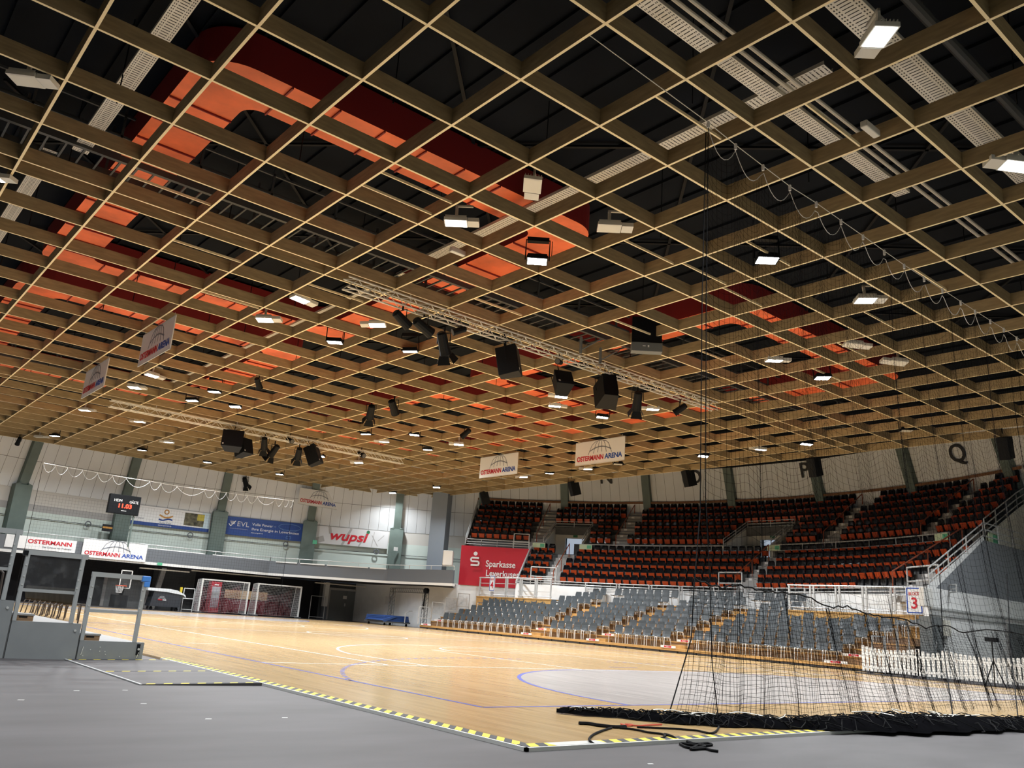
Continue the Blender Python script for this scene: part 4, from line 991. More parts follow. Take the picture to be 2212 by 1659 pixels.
# right side wall under the slope
sw = MB()
sw.poly([(30.95, YE, -.03), (47, YE, -.03), (47, YE, 3.05), (30.95, YE, 3.05)], 1)
sw.poly([(31.6, YE, 3.05), (47, YE, 3.05), (47, YE, 5.25), (36.1, YE, 5.25)], 0)
sw.poly([(30.95, YE, 3.05), (31.6, YE, 3.05), (36.1, YE, 5.25), (36.1, YE, 5.4), (30.95, YE, 3.1)], 1)
sw.poly([(36.9, YE + .25, 5.1), (47, YE + .25, 5.1), (47, YE + .25, 9.2), (44.8, YE + .25, 8.8), (40.6, YE + .25, 7.1), (36.9, YE + .25, 5.5)], 2)
sw.bar((30.95, YE - .06, 2.35), (46, YE - .06, 2.35), .06, .06, 3); sw.bar((30.95, YE - .06, 2.15), (46, YE - .06, 2.15), .05, .05, 3)
struct(sw.build('wall_side', [M['sidegrey'], M['whitewall'], M['beige'], M['steel']], fix=False))
pa, pb = gy(2172, 1344, YE), gy(2240, 1344, YE); mb = MB(); mb.box(pa.x, pb.x + .6, YE - .06, YE, -.03, pa.z); o = struct(mb.build('door_3', M['door']))
mb = MB(); mb.box(pa.x - .12, pa.x, YE - .08, YE, -.03, pa.z + .1); mb.box(pa.x, pb.x + .7, YE - .08, YE, pa.z, pa.z + .12); mb.build('door_frame', M['bandgrey'], o)
pa = gy(2002, 1326, YE - .1); mb = MB(); mb.box(30.1, 30.9, YE - .45, YE - .02, -.03, 2.02); mb.box(30.3, 30.34, YE - .47, YE - .45, 1.0, 1.2, 1)
tag(mb.build('electrical_cabinet', [M['cab'], M['signwhite']]), 'tall grey cabinet at the wall corner behind the picket fence', 'cabinet')
mb = MB(); pa = gy(2039, 1352, YE - .05); mb.box(pa.x - .12, pa.x + .3, YE - .16, YE - .02, pa.z - .35, pa.z + .2)
tag(mb.build('switch_box', M['beige']), 'small pale switch box on white wall right of the tall cabinet', 'box')
mb = MB(); mb.box(30.2, 30.9, YE - .2, YE - .02, 2.35, 3.0); tag(mb.build('wall_box', M['white'], bevel=.03), 'white box on the wall corner above the tall grey cabinet', 'box')
# slope railings
def slope_rail(pts, lab, m=M['steel'], h=.62, r=.028, bars=(1.0, .62, .24)):
    mb = MB(); rail(mb, pts, h, bars, r, 1.6); tag(mb.build('stair_rail', m), lab, 'handrail', 'railings of the seat stand')
slope_rail([(31.1, YE, 3.1), (36.1, YE, 5.3)], 'pale sloping railing on the grey side wall right of the block 3 sign')
slope_rail([(36.9, YE + .25, 5.5), (40.6, YE + .25, 7.1), (43.5, YE + .25, 8.2)], 'upper sloping railing at the right picture edge beside dark seats', h=.7)
slope_rail([(36.1, YE, 5.25), (40.5, YE, 5.25)], 'level grey railing on top of the grey side wall at right edge', h=.7)
slope_rail([pol(24.0, 44.5, 5.4), pol(28.8, 44.5, 8.7)], 'grey sloping railing at the left end of the seat stand', h=.5)
slope_rail([pol(21.0, 34.1, 3.0), pol(24.0, 34.1, 5.35)], 'pale sloping edge railing on the right side of the red bank sign', h=.12, bars=(1.0,), r=.05)
slope_rail([pol(24.05, a, 5.34) for a in (44.5, 42, 39.5, 37, 34.4)], 'level pale railing on top of the red bank sign', h=.42)
mb = MB(); q0, q1 = pol(24.05, 36.9, 5.3), pol(24.05, 34.5, 5.3)
for z in (0, .42, .95): mb.tube([q0 + Vector((0, 0, z)), q1 + Vector((0, 0, z))], .03, 6)
for q in (q0, q1): mb.tube([q, q + Vector((0, 0, .95))], .03, 6)
tag(mb.build('safety_gate', M['steel']), 'taller pale rail gate at the right end above the red bank sign', 'gate', 'pale rail gates in the stand')
for (a0, a1, lab) in ((31.8, 27.5, 'pale rail gate in front of the stairs right of the bank sign'), (-32.6, -38.5, 'pale rail gate standing above the block 3 sign'), (-.6, -4.6, 'pale rail gate half hidden by net below the middle portal')):
    mb = MB(); q0, q1 = pol(RF(a0) + .1, a0, 2.98), pol(RF(a1) + .1, a1, 2.98); z1 = 1.05
    for z in (.5, z1): mb.tube([q0 + Vector((0, 0, z)), q1 + Vector((0, 0, z))], .035, 6)
    for q in (q0, q1): mb.tube([q - Vector((0, 0, .3)), q + Vector((0, 0, z1))], .035, 6)
    tag(mb.build('safety_gate', M['steel']), lab, 'gate', 'pale rail gates in the stand')
slope_rail([pol(24.3, a, 5.13) for a in (26.2, 22, 18, 14, 10, 6, 4.2)], 'long pale railing in the seats between the two portals', h=.64, bars=(1.0,))
slope_rail([pol(24.3, a, 5.13) for a in (-3, -8, -13, -18, -22, -26, -30)], 'long pale railing in the seats right of the middle portal', h=.64, bars=(1.0, .5))
slope_rail([pol(24.3, a, 5.13) for a in (33.8, 32.3)], 'short pale railing with exit plate left of the left portal', h=.64, bars=(1.0, .1))
slope_rail([pol(RF(a) + .06, a, 2.95) for a in (34, 30, 26, 22, 18, 14, 10, 6, 2, -2, -6, -10, -14, -18, -22, -26, -30, -34, -38, -42)], 'long low pale railing along the front wall of the seat stand', h=.30, bars=(1.0, .5, .1))
# portals
for n_, (a0, a1) in enumerate(PORT):
    am = (a0 + a1) / 2; c = pol(25.45, am, 4.8); Wd = 25.4 * math.radians(a1 - a0) / 2
    a_ = math.radians(am); m_ = frame(c, Vector((math.sin(a_), -math.cos(a_), 0)), Vector((math.cos(a_), math.sin(a_), 0)))  # x right, y outward, z = down? fix below
    ux, uy = Vector((math.sin(a_), -math.cos(a_), 0)), Vector((math.cos(a_), math.sin(a_), 0))
    m_ = Matrix.Translation(c) @ Matrix((ux, uy, Vector((0, 0, 1)))).transposed().to_4x4()
    r = empty('stand_portal', mtx=m_)
    for s, nm in ((-1, 'side_wall'), (1, 'side_wall')):
        b = MB(); b.prism([(s * Wd, -1.15, 0), (s * Wd, 1.2, 0), (s * Wd, 1.2, 2.25), (s * Wd, -1.15, .95)], (s * .14, 0, 0)); b.build(nm, M['beige'], r)
    b = MB(); b.box(-Wd, Wd, 1.2, 1.32, 1.55, 2.25); b.box(-Wd, -Wd * .45, 1.2, 1.32, 0, 1.55); b.build('back_wall', M['beige'], r)
    b = MB(); b.box(-Wd * .45, Wd, 1.6, 1.64, 0, 1.57); b.build('corridor', M['daylight'], r)
    b = MB(); b.box(.05, .5, 1.3, 1.4, 0, 1.2); b.build('corridor_door', M['door'], r)
    b = MB(); rail(b, [(-Wd - .07, -1.15, .95), (-Wd - .07, 1.26, 2.25), (Wd + .07, 1.26, 2.25), (Wd + .07, -1.15, .95)], .42, (1.0, .6, .2), .025, 1.3); b.build('railing', M['steel'], r)
    b = MB(); b.box(.0, .3, 1.17, 1.2, 1.62, 1.77); b.build('exit_plate', M['green'], r)
    tag(r, ['walled stair portal in the seats right of the red bank sign', 'walled stair portal in the middle of the seats behind the net'][n_], 'portal', 'stair portals in the seat stand')
for (a, lab) in ((33.0, 'green exit plate left of the left stair portal'), (25.6, 'green exit plate right of the left stair portal'), (-3.7, 'green exit plate right of the middle stair portal'), (-29.0, 'green exit plate at the right end of the long seat railing')):
    q = pol(24.22, a, 5.6); t = Vector((-math.sin(math.radians(a)), math.cos(math.radians(a)), 0)); mb = MB(); mb.bar(q - t * .42, q + t * .42, .02, .30); mb.bar(q - t * .38 - Vector((.02, 0, 0)), q - t * .1 - Vector((.02, 0, 0)), .02, .2, 1)
    tag(mb.build('exit_sign', [M['exitpale'], M['exit']]), lab, 'sign', 'exit plates on the stand railings')
q = Vector((36.9, YE + .1, 5.45)); mb = MB(); mb.box(q.x, q.x + .9, YE + .1, YE + .13, 5.2, 5.65); mb.box(q.x + .4, q.x + .85, YE + .08, YE + .1, 5.25, 5.6, 1)
tag(mb.build('exit_sign', [M['exitpale'], M['exit']]), 'green exit plate on the beige wall above the grey side wall', 'sign', 'exit plates on the stand railings')
# red bank sign
so = MB(); Rs = 23.78; n = 12
def sp(a, z): return pol(Rs, a, z)
aL, aR = 45.0, 34.0
for i in range(n):
    b0 = aL + (aR - aL) * i / n; b1 = aL + (aR - aL) * (i + 1) / n
    so.quad(sp(b0, 2.80), sp(b1, 2.80), sp(b1, 5.30), sp(b0, 5.30))
bank = tag(so.build('bank_sign', M['signred'], fix=False), 'large red bank sign with white lettering at left end of stand', 'sign')
def arc_text(parent, s, a, z, size, width, bold, R=Rs - .02):
    a_ = math.radians(a); u = Vector((math.sin(a_), -math.cos(a_), 0)); fr = empty('wording', mtx=frame(pol(R * .9975, a, z), u, Vector((0, 0, 1)))); fr.parent = parent
    return text(fr, s, 0, 0, size, M['txtwhite'], ex=.008, z=.03, bold=bold, width=width)
def fa(px, py): w = gc(px, py, Rs); return math.degrees(math.atan2(w.y - CC.y, w.x - CC.x)), w.z
a1_, z1_ = fa(1082, 1220); a2_, z2_ = fa(1084, 1240)
arc_text(bank, 'Sparkasse', a1_, z1_, .56, 1.95, .008); arc_text(bank, 'Leverkusen', a2_ - .2, z2_ - .02, .56, 2.2, .008)
a3_, z3_ = fa(1026, 1212); a_ = math.radians(a3_); fr = empty('emblem_board', mtx=frame(pol(Rs * .9965, a3_, z3_), Vector((math.sin(a_), -math.cos(a_), 0)), Vector((0, 0, 1)))); fr.parent = bank
b = MB(); flat(b, [(.27, .20), (-.2, .20), (-.25, .15), (-.25, .03), (-.2, -.02), (.22, -.02), (.27, -.07), (.27, -.21), (.22, -.26), (-.25, -.26)], .11, .006, .012)
b.tube([(.02, .47, 0), (.02, .47, .012)], .13, 16); b.build('emblem', M['txtwhite'], fr)
# seats of the upper stand
def make_seat(dark):
    b = MB(); W2 = .215
    prof = [(.17, .34), (.19, .52), (.21, .70), (.21, .84), (.18, .92)]; n = len(prof)
    for i, (x, z) in enumerate(prof):
        w = W2 * (1.0 if i < 3 else (.93 if i == 3 else .70))
        for t in (-1, -.4, .4, 1): b.v.append((x - .03 * (t * t), w * t, z))
    for i, (x, z) in enumerate(prof):
        w = W2 * (1.0 if i < 3 else (.93 if i == 3 else .70))
        for t in (-1, -.4, .4, 1): b.v.append((x + .03 - .03 * (t * t), w * t, z))
    o = n * 4
    for i in range(n - 1):
        for j in range(3):
            q = i * 4 + j; b.f.append((q, q + 1, q + 5, q + 4)); b.f.append((o + q, o + q + 4, o + q + 5, o + q + 1)); b.m += [0, 0]
    for i in range(n - 1):
        for j in (0, 3): q = i * 4 + j; b.f.append((q, q + 4, o + q + 4, o + q)); b.m.append(0)
    for j in range(3): b.f.append(((n - 1) * 4 + j, (n - 1) * 4 + j + 1, o + (n - 1) * 4 + j + 1, o + (n - 1) * 4 + j)); b.m.append(0); b.f.append((j, o + j, o + j + 1, j + 1)); b.m.append(0)
    s = MB(); s.prism([(.04, -.185, .62), (.14, -.165, .36), (.14, .165, .36), (.04, .185, .62)], (.035, 0, .01))
    l = MB(); l.box(.12, .2, -.03, .03, 0, .42)
    return b, s, l
sb, ss, sl = make_seat(0)
def in_stairs(R, a, low):
    t = .62 / R * 57.3
    if low: return any(abs(a - c) < t for c in (28.6, -3.9, -33.0))
    return any(abs(a - c) < t for c in (33.6, 21.0, -10.4, -24.5))
seats = []
for k, (R, z) in enumerate(zip(LOWR + UPR, LOWZ + UPZ)):
    low = k < 5; da = .5 / R * 57.3; a = (33.3 if low else 43.6); nn = 0
    amn = amin(R) + .9
    while a > amn:
        ok = not in_stairs(R, a, low) and not (k == 0 and a < -23.6)
        if not low and k < 8 and any(p0 - .9 < a < p1 + .9 for p0, p1 in PORT): ok = False
        if ok:
            p = pol(R, a, z); nn += 1
            if inframe(p, 30): seats.append(((p - CAM).length, k, nn, p, a))
        a -= da
near = sorted(seats)[:300]; rest = sorted(seats)[300:]
S0 = None
for d, k, nn, p, a in sorted(near, key=lambda t: (t[1], t[2])):
    if S0 is None:
        S0 = sb.build('stadium_seat', M['seatblack']); ss.build('seat_pan', M['seatorange'], S0); sl.build('support', M['black'], S0); o = S0
    else: o = copytree(S0)
    o.location = p; o.rotation_euler = (0, 0, math.radians(a))
    tag(o, 'black seat with folded orange pan, %s from the left in %s row of the stand' % (ordw(nn), ordw(k + 1)), 'seat', 'black and orange seats of the stand')
st = MB()
def addto(dst, src, mtx, mi):
    n0 = len(dst.v); dst.v += [tuple(mtx @ Vector(v)) for v in src.v]; dst.f += [tuple(i + n0 for i in f) for f in src.f]; dst.m += [mi] * len(src.f)
for d, k, nn, p, a in rest:
    m_ = Matrix.Translation(p) @ Matrix.Rotation(math.radians(a), 4, 'Z'); addto(st, sb, m_, 0); addto(st, ss, m_, 1)
tag(st.build('stadium_seats', [M['seatblack'], M['seatorange']]), 'dark rows of black and orange seats filling the upper stand', 'seats', None, 'stuff')
# handrails and step plates of the stairs
def hand(R0_, z0, R1_, z1, a, lab):
    mb = MB(); p0, p1 = pol(R0_, a, z0), pol(R1_, a, z1); mb.tube([p0, p0 + Vector((0, 0, .85)), p1 + Vector((0, 0, .85)), p1], .03, 6); m = p0.lerp(p1, .5); mb.tube([m, m + Vector((0, 0, .85))], .025, 6)
    tag(mb.build('stair_handrail', M['orangerail']), lab, 'handrail', 'orange stair handrails in the stand')
hand(21.2, 3.0, 24.0, 4.9, 28.0, 'orange handrail on the lower stairs right of the bank sign')
hand(21.2, 3.0, 24.0, 4.9, -3.3, 'orange handrail on the lower stairs below the middle portal')
hand(21.0, 3.0, 24.2, 5.0, -32.2, 'orange handrail on lower stairs near the grey side wall')
hand(25.0, 5.6, 28.2, 8.0, 33.9, 'dim orange handrail on the upper stairs above the bank sign')
hand(25.0, 5.6, 28.2, 8.0, 21.6, 'dim orange handrail on upper stairs between the two portals')
hand(25.0, 5.6, 28.2, 8.0, -9.8, 'dim orange handrail on upper stairs right of the middle portal')
hand(25.0, 5.6, 28.2, 8.0, -23.9, 'dim orange handrail on the upper stairs near the right edge')
def steps(Rs_, Zs, a, lab):
    b = MB(); t = .55
    a_ = math.radians(a); ux, uy = Vector((math.cos(a_), math.sin(a_), 0)), Vector((-math.sin(a_), math.cos(a_), 0))
    pl = MB()
    for R, z in zip(Rs_, Zs):
        m_ = Matrix.Translation(pol(R, a, z)) @ Matrix.Rotation(a_, 4, 'Z'); b.box(-.36, .05, -t, t, -.24, 0.0, mtx=m_); b.box(.05, .4, -t, t, -.05, .24, mtx=m_); pl.box(-.37, -.36, .12, .32, -.13, -.02, mtx=m_)
    o = b.build('stair_flight', M['bandgrey']); pl.build('step_plate', M['txtwhite'], o); tag(o, lab, 'stairs', 'stairs between the seat blocks')
steps(LOWR, LOWZ, 28.6, 'lower stair flight leading to the left portal'); steps(LOWR, LOWZ, -3.9, 'lower stair flight leading to the middle portal'); steps(LOWR, LOWZ, -33, 'lower stair flight beside the grey side wall')
steps(UPR, UPZ, 33.6, 'upper stair flight above the red bank sign'); steps(UPR, UPZ, 21, 'upper stair flight between the two portals'); steps(UPR, UPZ, -10.4, 'upper stair flight right of the middle portal'); steps(UPR, UPZ, -24.5, 'upper stair flight near the right edge of the seats')

# ------------------------------------------------------------------ telescopic stand with grey chairs
PX, DX, DZ, PZ = 30.12, .74, .28, .19
def plat(y0, y1, r0, r1):
    b = MB()
    for r in range(r0, r1 + 1):
        x0 = PX + DX * r; z1 = PZ + DZ * r
        nz = .045 if r else .10; b.box(x0, x0 + DX + .03, y0, y1, z1 - nz, z1, 0); b.box(x0 + .04, x0 + DX, y0, y1, max(0, z1 - DZ - .02) if r else .02, z1 - nz, 1 if r else 2)  # darker risers carry painted shadow; dark front box stands for the gap
    return b
o = tag(plat(15.5, 44.2, 0, 4).build('telescopic_stand', [M['ply'], M['boxwood_shade'], M['fencebase']]), 'low stepped wooden platform carrying the grey chairs along the court', 'platform')
b = plat(21.4, 36.6, 5, 7); b.build('upper_steps', [M['ply'], M['boxwood_shade'], M['fencebase']], o)
b = MB(); x0 = PX + DX * 5
for (y0, y1) in ((36.65, 43.6), (15.5, 21.35)):
    b = MB(); b.box(x0, x0 + .9, y0, y1, 2.1, 2.16); b.box(x0 + .02, x0 + .08, y0, y1, 1.3, 2.1); b.build('landing', M['ply'], o)
b = MB()
for k in range(28): b = MB(); b.box(PX + .02, PX + .1, 16.4 + k * 1.0, 16.46 + k * 1.0, 0.0, .08); b.build('foot', M['black'], o)
ais = [(34.6, 33.5), (29.85, 28.9), (25.25, 24.2)]
b = MB()
for r in range(1, 8):
    for (ya, yb) in ais: b = MB(); b.box(PX + DX * r - .36, PX + DX * r + .02, yb + .15, ya - .15, PZ + DZ * (r - 1), PZ + DZ * (r - .5)); b.build('aisle_step', M['ply'], o)
# white row plates
mb = []
RowY = {0: [(44.0, 43.0), (34.7, 33.9), (29.9, 29.1), (25.3, 24.5), (16.6, 17.5)]}
names = ['at the left end', 'at the first aisle', 'at the second aisle', 'at the third aisle', 'at the right end']
for k, (ya, yb) in enumerate(RowY[0]):
    y0, y1 = min(ya, yb), max(ya, yb)
    for r in (0, 1):
        x = PX + DX * r - .012; z = PZ + DZ * r
        b = MB(); b.box(x - .05 + r * .02, x, y0 - r * .3, y1 - r * .3, z + .005, z + .10); ym = (y0 + y1) / 2 - r * .3
        o = b.build('row_plate', M['signwhite']); c_ = MB(); c_.box(x - .055 + r * .02, x - .05 + r * .02, ym - .2, ym + .2, z + .02, z + .09); c_.build('red_field', M['txtred'], o)
        fr = empty('wording', mtx=frame(Vector((x - .056 + r * .02, ym, z + .055)), Vector((0, -1, 0)), Vector((0, 0, 1)))); fr.parent = o
        text(fr, 'Reihe %d' % (r + 1), 0, 0, .07, M['txtwhite'], z=.001, ex=.001)
        tag(o, 'white row plate with red field, %s step, %s' % (ordw(r + 1), names[k]), 'plate', 'white row plates on the wooden steps')
# chairs
def make_chair(name, ms, ml):
    W2 = .235; prof = [(-.22, .435), (-.17, .455), (.0, .435), (.12, .43), (.17, .47), (.195, .56), (.225, .70), (.245, .83)]
    b = MB(); n = len(prof)
    for th in (0, 1):
        for i, (x, z) in enumerate(prof):
            w = W2 * (.9 if i == 0 else (.86 if i == n - 1 else 1))
            for t in (-1, -.5, .5, 1):
                cz = .018 * t * t if i < 4 else 0; cx = -.02 * t * t if i >= 4 else 0
                ox, oz = ((0, -.014) if i < 4 else (.014, 0)) if th else (0, 0)
                b.v.append((x + cx + ox, w * t, z + cz + oz))
    o = n * 4
    for i in range(n - 1):
        for j in range(3):
            q = i * 4 + j; b.f += [(q, q + 4, q + 5, q + 1), (o + q, o + q + 1, o + q + 5, o + q + 4)]; b.m += [0, 0]
        for j in (0, 3): q = i * 4 + j; b.f.append((q, q + 4, o + q + 4, o + q)); b.m.append(0)
    for j in range(3):
        b.f += [(j, j + 1, o + j + 1, o + j), (o - 4 + j, o - 3 + j, 2 * o - 3 + j, 2 * o - 4 + j)]; b.m += [0, 0]
    r = b.build(name, ms)
    for s in (-1, 1):
        l = MB(); y = .225 * s
        l.tube([(-.25, y, 0), (-.235, y, .40), (-.20, y, .432), (.12, y, .41), (.17, y, .36), (.24, y, 0)], .0165, 6); l.build('leg_frame', ml, r)
    c = MB(); c.tube([(.12, -.22, .40), (.12, .22, .40)], .012, 5); c.tube([(-.19, -.22, .42), (-.19, .22, .42)], .012, 5); c.build('cross_bar', ml, r)
    return r
CH = make_chair('grey_chair', M['shell'], M['leg'])
first = [True]
blocks = [  # label, rows -> (y_left, y_right)
 ('block under red bank sign', {0: (42.55, 35.08), 1: (42.11, 34.95), 2: (41.9, 34.8), 3: (41.7, 34.75), 4: (42.6, 34.7)}),
 ('second block from bank sign', {r: (33.05 - .16 * r, 30.22 - .13 * r) for r in range(7)}),
 ('third block from bank sign', {r: (28.5 - .15 * r, 25.62 - .14 * r) for r in range(7)}),
 ('block beside picket fence', {0: (23.86, 17.41), 1: (23.6, 17.35), 2: (23.45, 17.2), 3: (23.3, 16.6), 4: (23.2, 15.8)}),
 ('small raised group left of first aisle', {5: (36.5, 34.4), 6: (35.9, 34.2)}),
 ('small raised group right of third aisle', {5: (23.05, 21.8), 6: (22.95, 21.8)}),
 ('the top line before white wall', {7: (35.2, 22.0)})]
for lab, rows in blocks:
    for r, (ya, yb) in rows.items():
        n = max(1, round((ya - yb) / .575))
        for i in range(n + 1):
            y = ya + (yb - ya) * i / n
            if r == 7 and any(b_ < y < a_ for a_, b_ in ((34.3, 33.6), (29.0, 28.2), (25.1, 24.4))): continue
            x = PX + DX * r + .55 if r else PX + .53
            if r >= 6: x = min(x, CC.x + math.sqrt(21.0**2 - (y - CC.y)**2) - .30)
            if first[0]: o = CH; first[0] = False
            else: o = copytree(CH)
            o.location = (x + random.uniform(-.02, .02), y + random.uniform(-.015, .015), PZ + DZ * r); o.rotation_euler = (0, 0, random.uniform(-.05, .05))
            rw = r if r >= 5 and r < 7 else r
            tag(o, 'grey chair, %s from left, %s row, %s' % (ordw(i + 1), ('the only' if r == 7 else (ordw(r - 4) if 'raised' in lab else ordw(r + 1))), lab) if r != 7 else 'grey plastic chair, %s from the left in %s' % (ordw(i + 1), lab), 'chair', 'grey chairs on the wooden platform')
# landing railings, block signs
def panel_rail(x, y0, y1, z, h, lab, n):
    mb = MB(); L = (y1 - y0) / n
    mb.tube([(x, y0, z + h), (x, y1, z + h)], .04, 6); mb.tube([(x, y0, z + .12), (x, y1, z + .12)], .03, 6)
    for i in range(n):
        a, b_ = y0 + i * L + .08, y0 + (i + 1) * L - .08
        for y in (a, b_): mb.bar((x, y, z - .05), (x, y, z + h), .07)
        for f in (.35, .7): mb.tube([(x, a, z + h * f), (x, b_, z + h * f)], .018, 5)
    tag(mb.build('landing_rail', M['steel']), lab, 'railing', 'panel railings behind the grey chairs')
panel_rail(PX + DX * 5 + .1, 36.7, 43.5, 2.16, 1.15, 'tall pale panel railing behind the block under the bank sign', 5)
panel_rail(PX + DX * 5 + .1, 15.5, 21.4, 2.16, 1.05, 'tall pale panel railing behind the block beside the fence', 5)
mb = MB()
ys_ = [35.9, 33.9, 31.9, 30.0, 28.0, 26.0, 24.0, 22.0]
for a, b_ in zip(ys_[:-1], ys_[1:]):
    xa, xb = [CC.x + math.sqrt(20.92**2 - (y - CC.y)**2) for y in (a, b_)]
    for z in (3.25, 3.08, 2.95): mb.tube([(xa, a - .1, z), (xb, b_ + .1, z)], .03 if z > 3.2 else .018, 6)
    for (x, y) in ((xa, a - .1), (xb, b_ + .1)): mb.bar((x, y, 2.2), (x, y, 3.25), .06)
tag(mb.build('landing_rail', M['steel']), 'long pale sectioned railing above the top line of grey chairs', 'railing', 'panel railings behind the grey chairs')
def block_sign(px, py, x, w, h, num, lab):
    p = gx(px, py, x); b = MB(); b.box(-w / 2, w / 2, -h / 2, h / 2, -.02, 0); o = b.build('block_sign', M['signwhite']); o.matrix_world = frame(p, Vector((0, -1, 0)), Vector((0, 0, 1)))
    b = MB(); q = [(-w * .42, -h * .44), (w * .42, -h * .44), (w * .42, h * .44), (-w * .42, h * .44), (-w * .42, -h * .44)]; flat(b, q, w * .07, .003, .004); b.build('border', M['txtblue'], o)
    text(o, 'BLOCK', 0, h * .24, h * .17, M['txtred'], width=w * .62); text(o, num, 0, -h * .12, h * .56, M['txtred'], bold=.01)
    b = MB(); b.tube([(0, -h / 2, -.03), (0, -h / 2 - .5, -.03)], .02, 5); b.build('sign_post', M['steel'], o)
    tag(o, lab, 'sign', 'blue-bordered block number signs')
block_sign(1063, 1260, PX + DX * 5 + .02, .52, 1.0, '4', 'white block sign with red number 4 on the left railing')
block_sign(1975, 1297, PX + DX * 5 - .05, .66, 1.05, '3', 'white block sign with red number 3 on the right railing')
# stair side frames left of the block
for k in range(4):
    r = empty('stair_screen', (30.3 + .95 * k, 43.55 + .45, 0)); y = 0; z0, z1 = .25 + .28 * k, 1.25 + .33 * k
    b = MB()
    for a_, c_ in (((-.45, z0), (-.45, z1)), ((.45, z0), (.45, z1)), ((-.45, z1), (.45, z1)), ((-.45, z0 + .35), (.45, z0 + .35))): b.bar((a_[0], y, a_[1]), (c_[0], y, c_[1]), .04)
    b.build('screen_frame', M['steel'], r); b = MB(); b.box(-.43, .43, -.004, .004, z0 + .37, z1 - .02); b.build('pane', M['acryl'], r)
    tag(r, 'grey framed clear screen at left end of the platform, %s step up' % ordw(k + 1), 'screen', 'stepped clear screens by the white wall')
for k in range(3):
    r = empty('stair_screen', (29.95 + .95 * k, 15.35, 0)); z0, z1 = .15 + .28 * k, 1.25 + .30 * k; b = MB()
    for x in (-.42, .42): b.bar((x, 0, z0 - .15), (x, 0, z1), .04)
    b.bar((-.42, 0, z1), (.42, 0, z1), .04); b.bar((-.42, 0, z0), (.42, 0, z0), .04); b.build('screen_frame', M['frame'], r); b = MB(); b.box(-.40, .40, -.004, .004, z0, z1); b.build('pane', M['acryl'], r)
    tag(r, 'clear side screen at right end of the platform, %s from the court' % ordw(k + 1), 'screen', 'clear screens before the picket fence')

# ------------------------------------------------------------------ picket fence
FX = 28.32
secs = [(15.05, 13.25), (13.2, 12.42), (12.3, 9.98), (9.88, 7.6)]
for k, (ya, yb) in enumerate(secs):
    r = empty('picket_fence', (FX, (ya + yb) / 2, 0)); L = (ya - yb) / 2; n = max(3, int(2 * L / .135))
    for i in range(n + 1):
        y = L - 2 * L * i / n; f = abs(2 * i / n - 1); h = .82 + .10 * f * f
        b = MB(); w = .048
        b.prism([(0, y - w, .10), (0, y + w, .10), (0, y + w, h - .03), (0, y + w * .6, h), (0, y - w * .6, h), (0, y - w, h - .03)], (.018, 0, 0)); b.build('picket', M['fence'], r)
    for z in (.22, .66): b = MB(); b.box(.018, .045, -L, L, z - .04, z + .04); b.build('rail', M['fence'], r)
    for y in (-L * .8, L * .8): b = MB(); b.box(-.06, .2, y - .06, y + .06, -.03, .10); b.build('foot', M['fencebase'], r)
    tag(r, 'white picket fence section, %s from the left behind the net' % ordw(k + 1), 'fence', 'white picket fence sections')
mb = MB(); mb.box(28.2, 28.75, 6.0, 15.3, -.03, .03); tag(mb.build('floor_strip', M['fencebase']), 'dark mat strip on the floor under the picket fence', 'mat')
p = gx(2150, 1480, 27.6); mb = MB()
r = empty('tripod', (27.6, p.y, 0)); b = MB()
for t in range(3): a_ = t * 2.1 + .4; b.tube([(0, 0, .75), (.32 * math.cos(a_), .32 * math.sin(a_), 0)], .018, 6)
b.tube([(0, 0, .7), (0, 0, 1.28)], .02, 6); b.build('stand_legs', M['black'], r); b = MB(); b.box(-.10, .10, -.16, .16, 1.28, 1.40); b.build('camera_head', M['black'], r)
tag(r, 'black tripod with camera head before the right picket fence', 'tripod')

# ------------------------------------------------------------------ left barrier and its stand
BY = 14.05
lv = [(3.54, 4.49, .24), (2.61, 3.54, .48), (1.66, 2.61, .74), (.7, 1.66, 1.0)]
b = MB()
for (x0, x1, z) in lv: b.box(x0 - .02, x1, BY + .04, 46, -.03, z - .01)
tag(b.build('side_stand', M['tread']), 'stepped pale platform behind the grey glass barrier at left', 'platform')
def barrier(x0, x1, zt, k, lab):
    r = empty('glass_barrier', ((x0 + x1) / 2, BY, 0)); w = (x1 - x0) / 2; t = .035
    b = MB(); b.box(-w + .006, w - .006, -.03, .03, -.03, zt); b.build('base_panel', M['barrier'], r)
    for s in (-1, 1): f = MB(); f.bar((s * (w - .09) - .06, 0, zt), (s * (w - .09) - .06, 0, zt + .97), .065, .05); f.build('post', M['frame'], r)
    f = MB(); f.bar((-w, 0, zt + .96), (w - .09, 0, zt + .96), .05, .07); f.build('top_rail', M['frame'], r)
    f = MB(); f.bar((-w, 0, zt + .43), (w - .15, 0, zt + .43), .04, .045); f.build('middle_rail', M['frame'], r)
    g = MB(); g.box(-w, w - .15, -.004, .004, zt + .46, zt + .92); g.build('pane', M['acryl'], r)
    g = MB()
    for s in (-w + .03, w - .17):
        for z in (.5, .62, .78): g.tube([(s, -.04, zt + z), (s, -.02, zt + z)], .012, 6)
    g.tube([(w - .08, -.03, zt - .1), (w - .08, -.045, zt - .1)], .018, 8); g.build('clamp', M['steel'], r)
    return tag(r, lab, 'barrier', 'grey glass barrier steps')
br = [barrier(3.55, 4.49, .245, 0, 'lowest grey glass barrier with bright blue corner cap'), barrier(2.61, 3.54, .48, 1, 'middle grey glass barrier in front of the row of dark chairs'), barrier(1.66, 2.60, .75, 2, 'highest grey glass barrier at the left picture edge')]
b = MB(); b.box(.26, .39, -.042, .042, 1.15, 1.235); b.box(.30, .39, -.042, .042, 1.07, 1.15); b.build('corner_cap', M['bluecap'], br[0], bevel=.01)
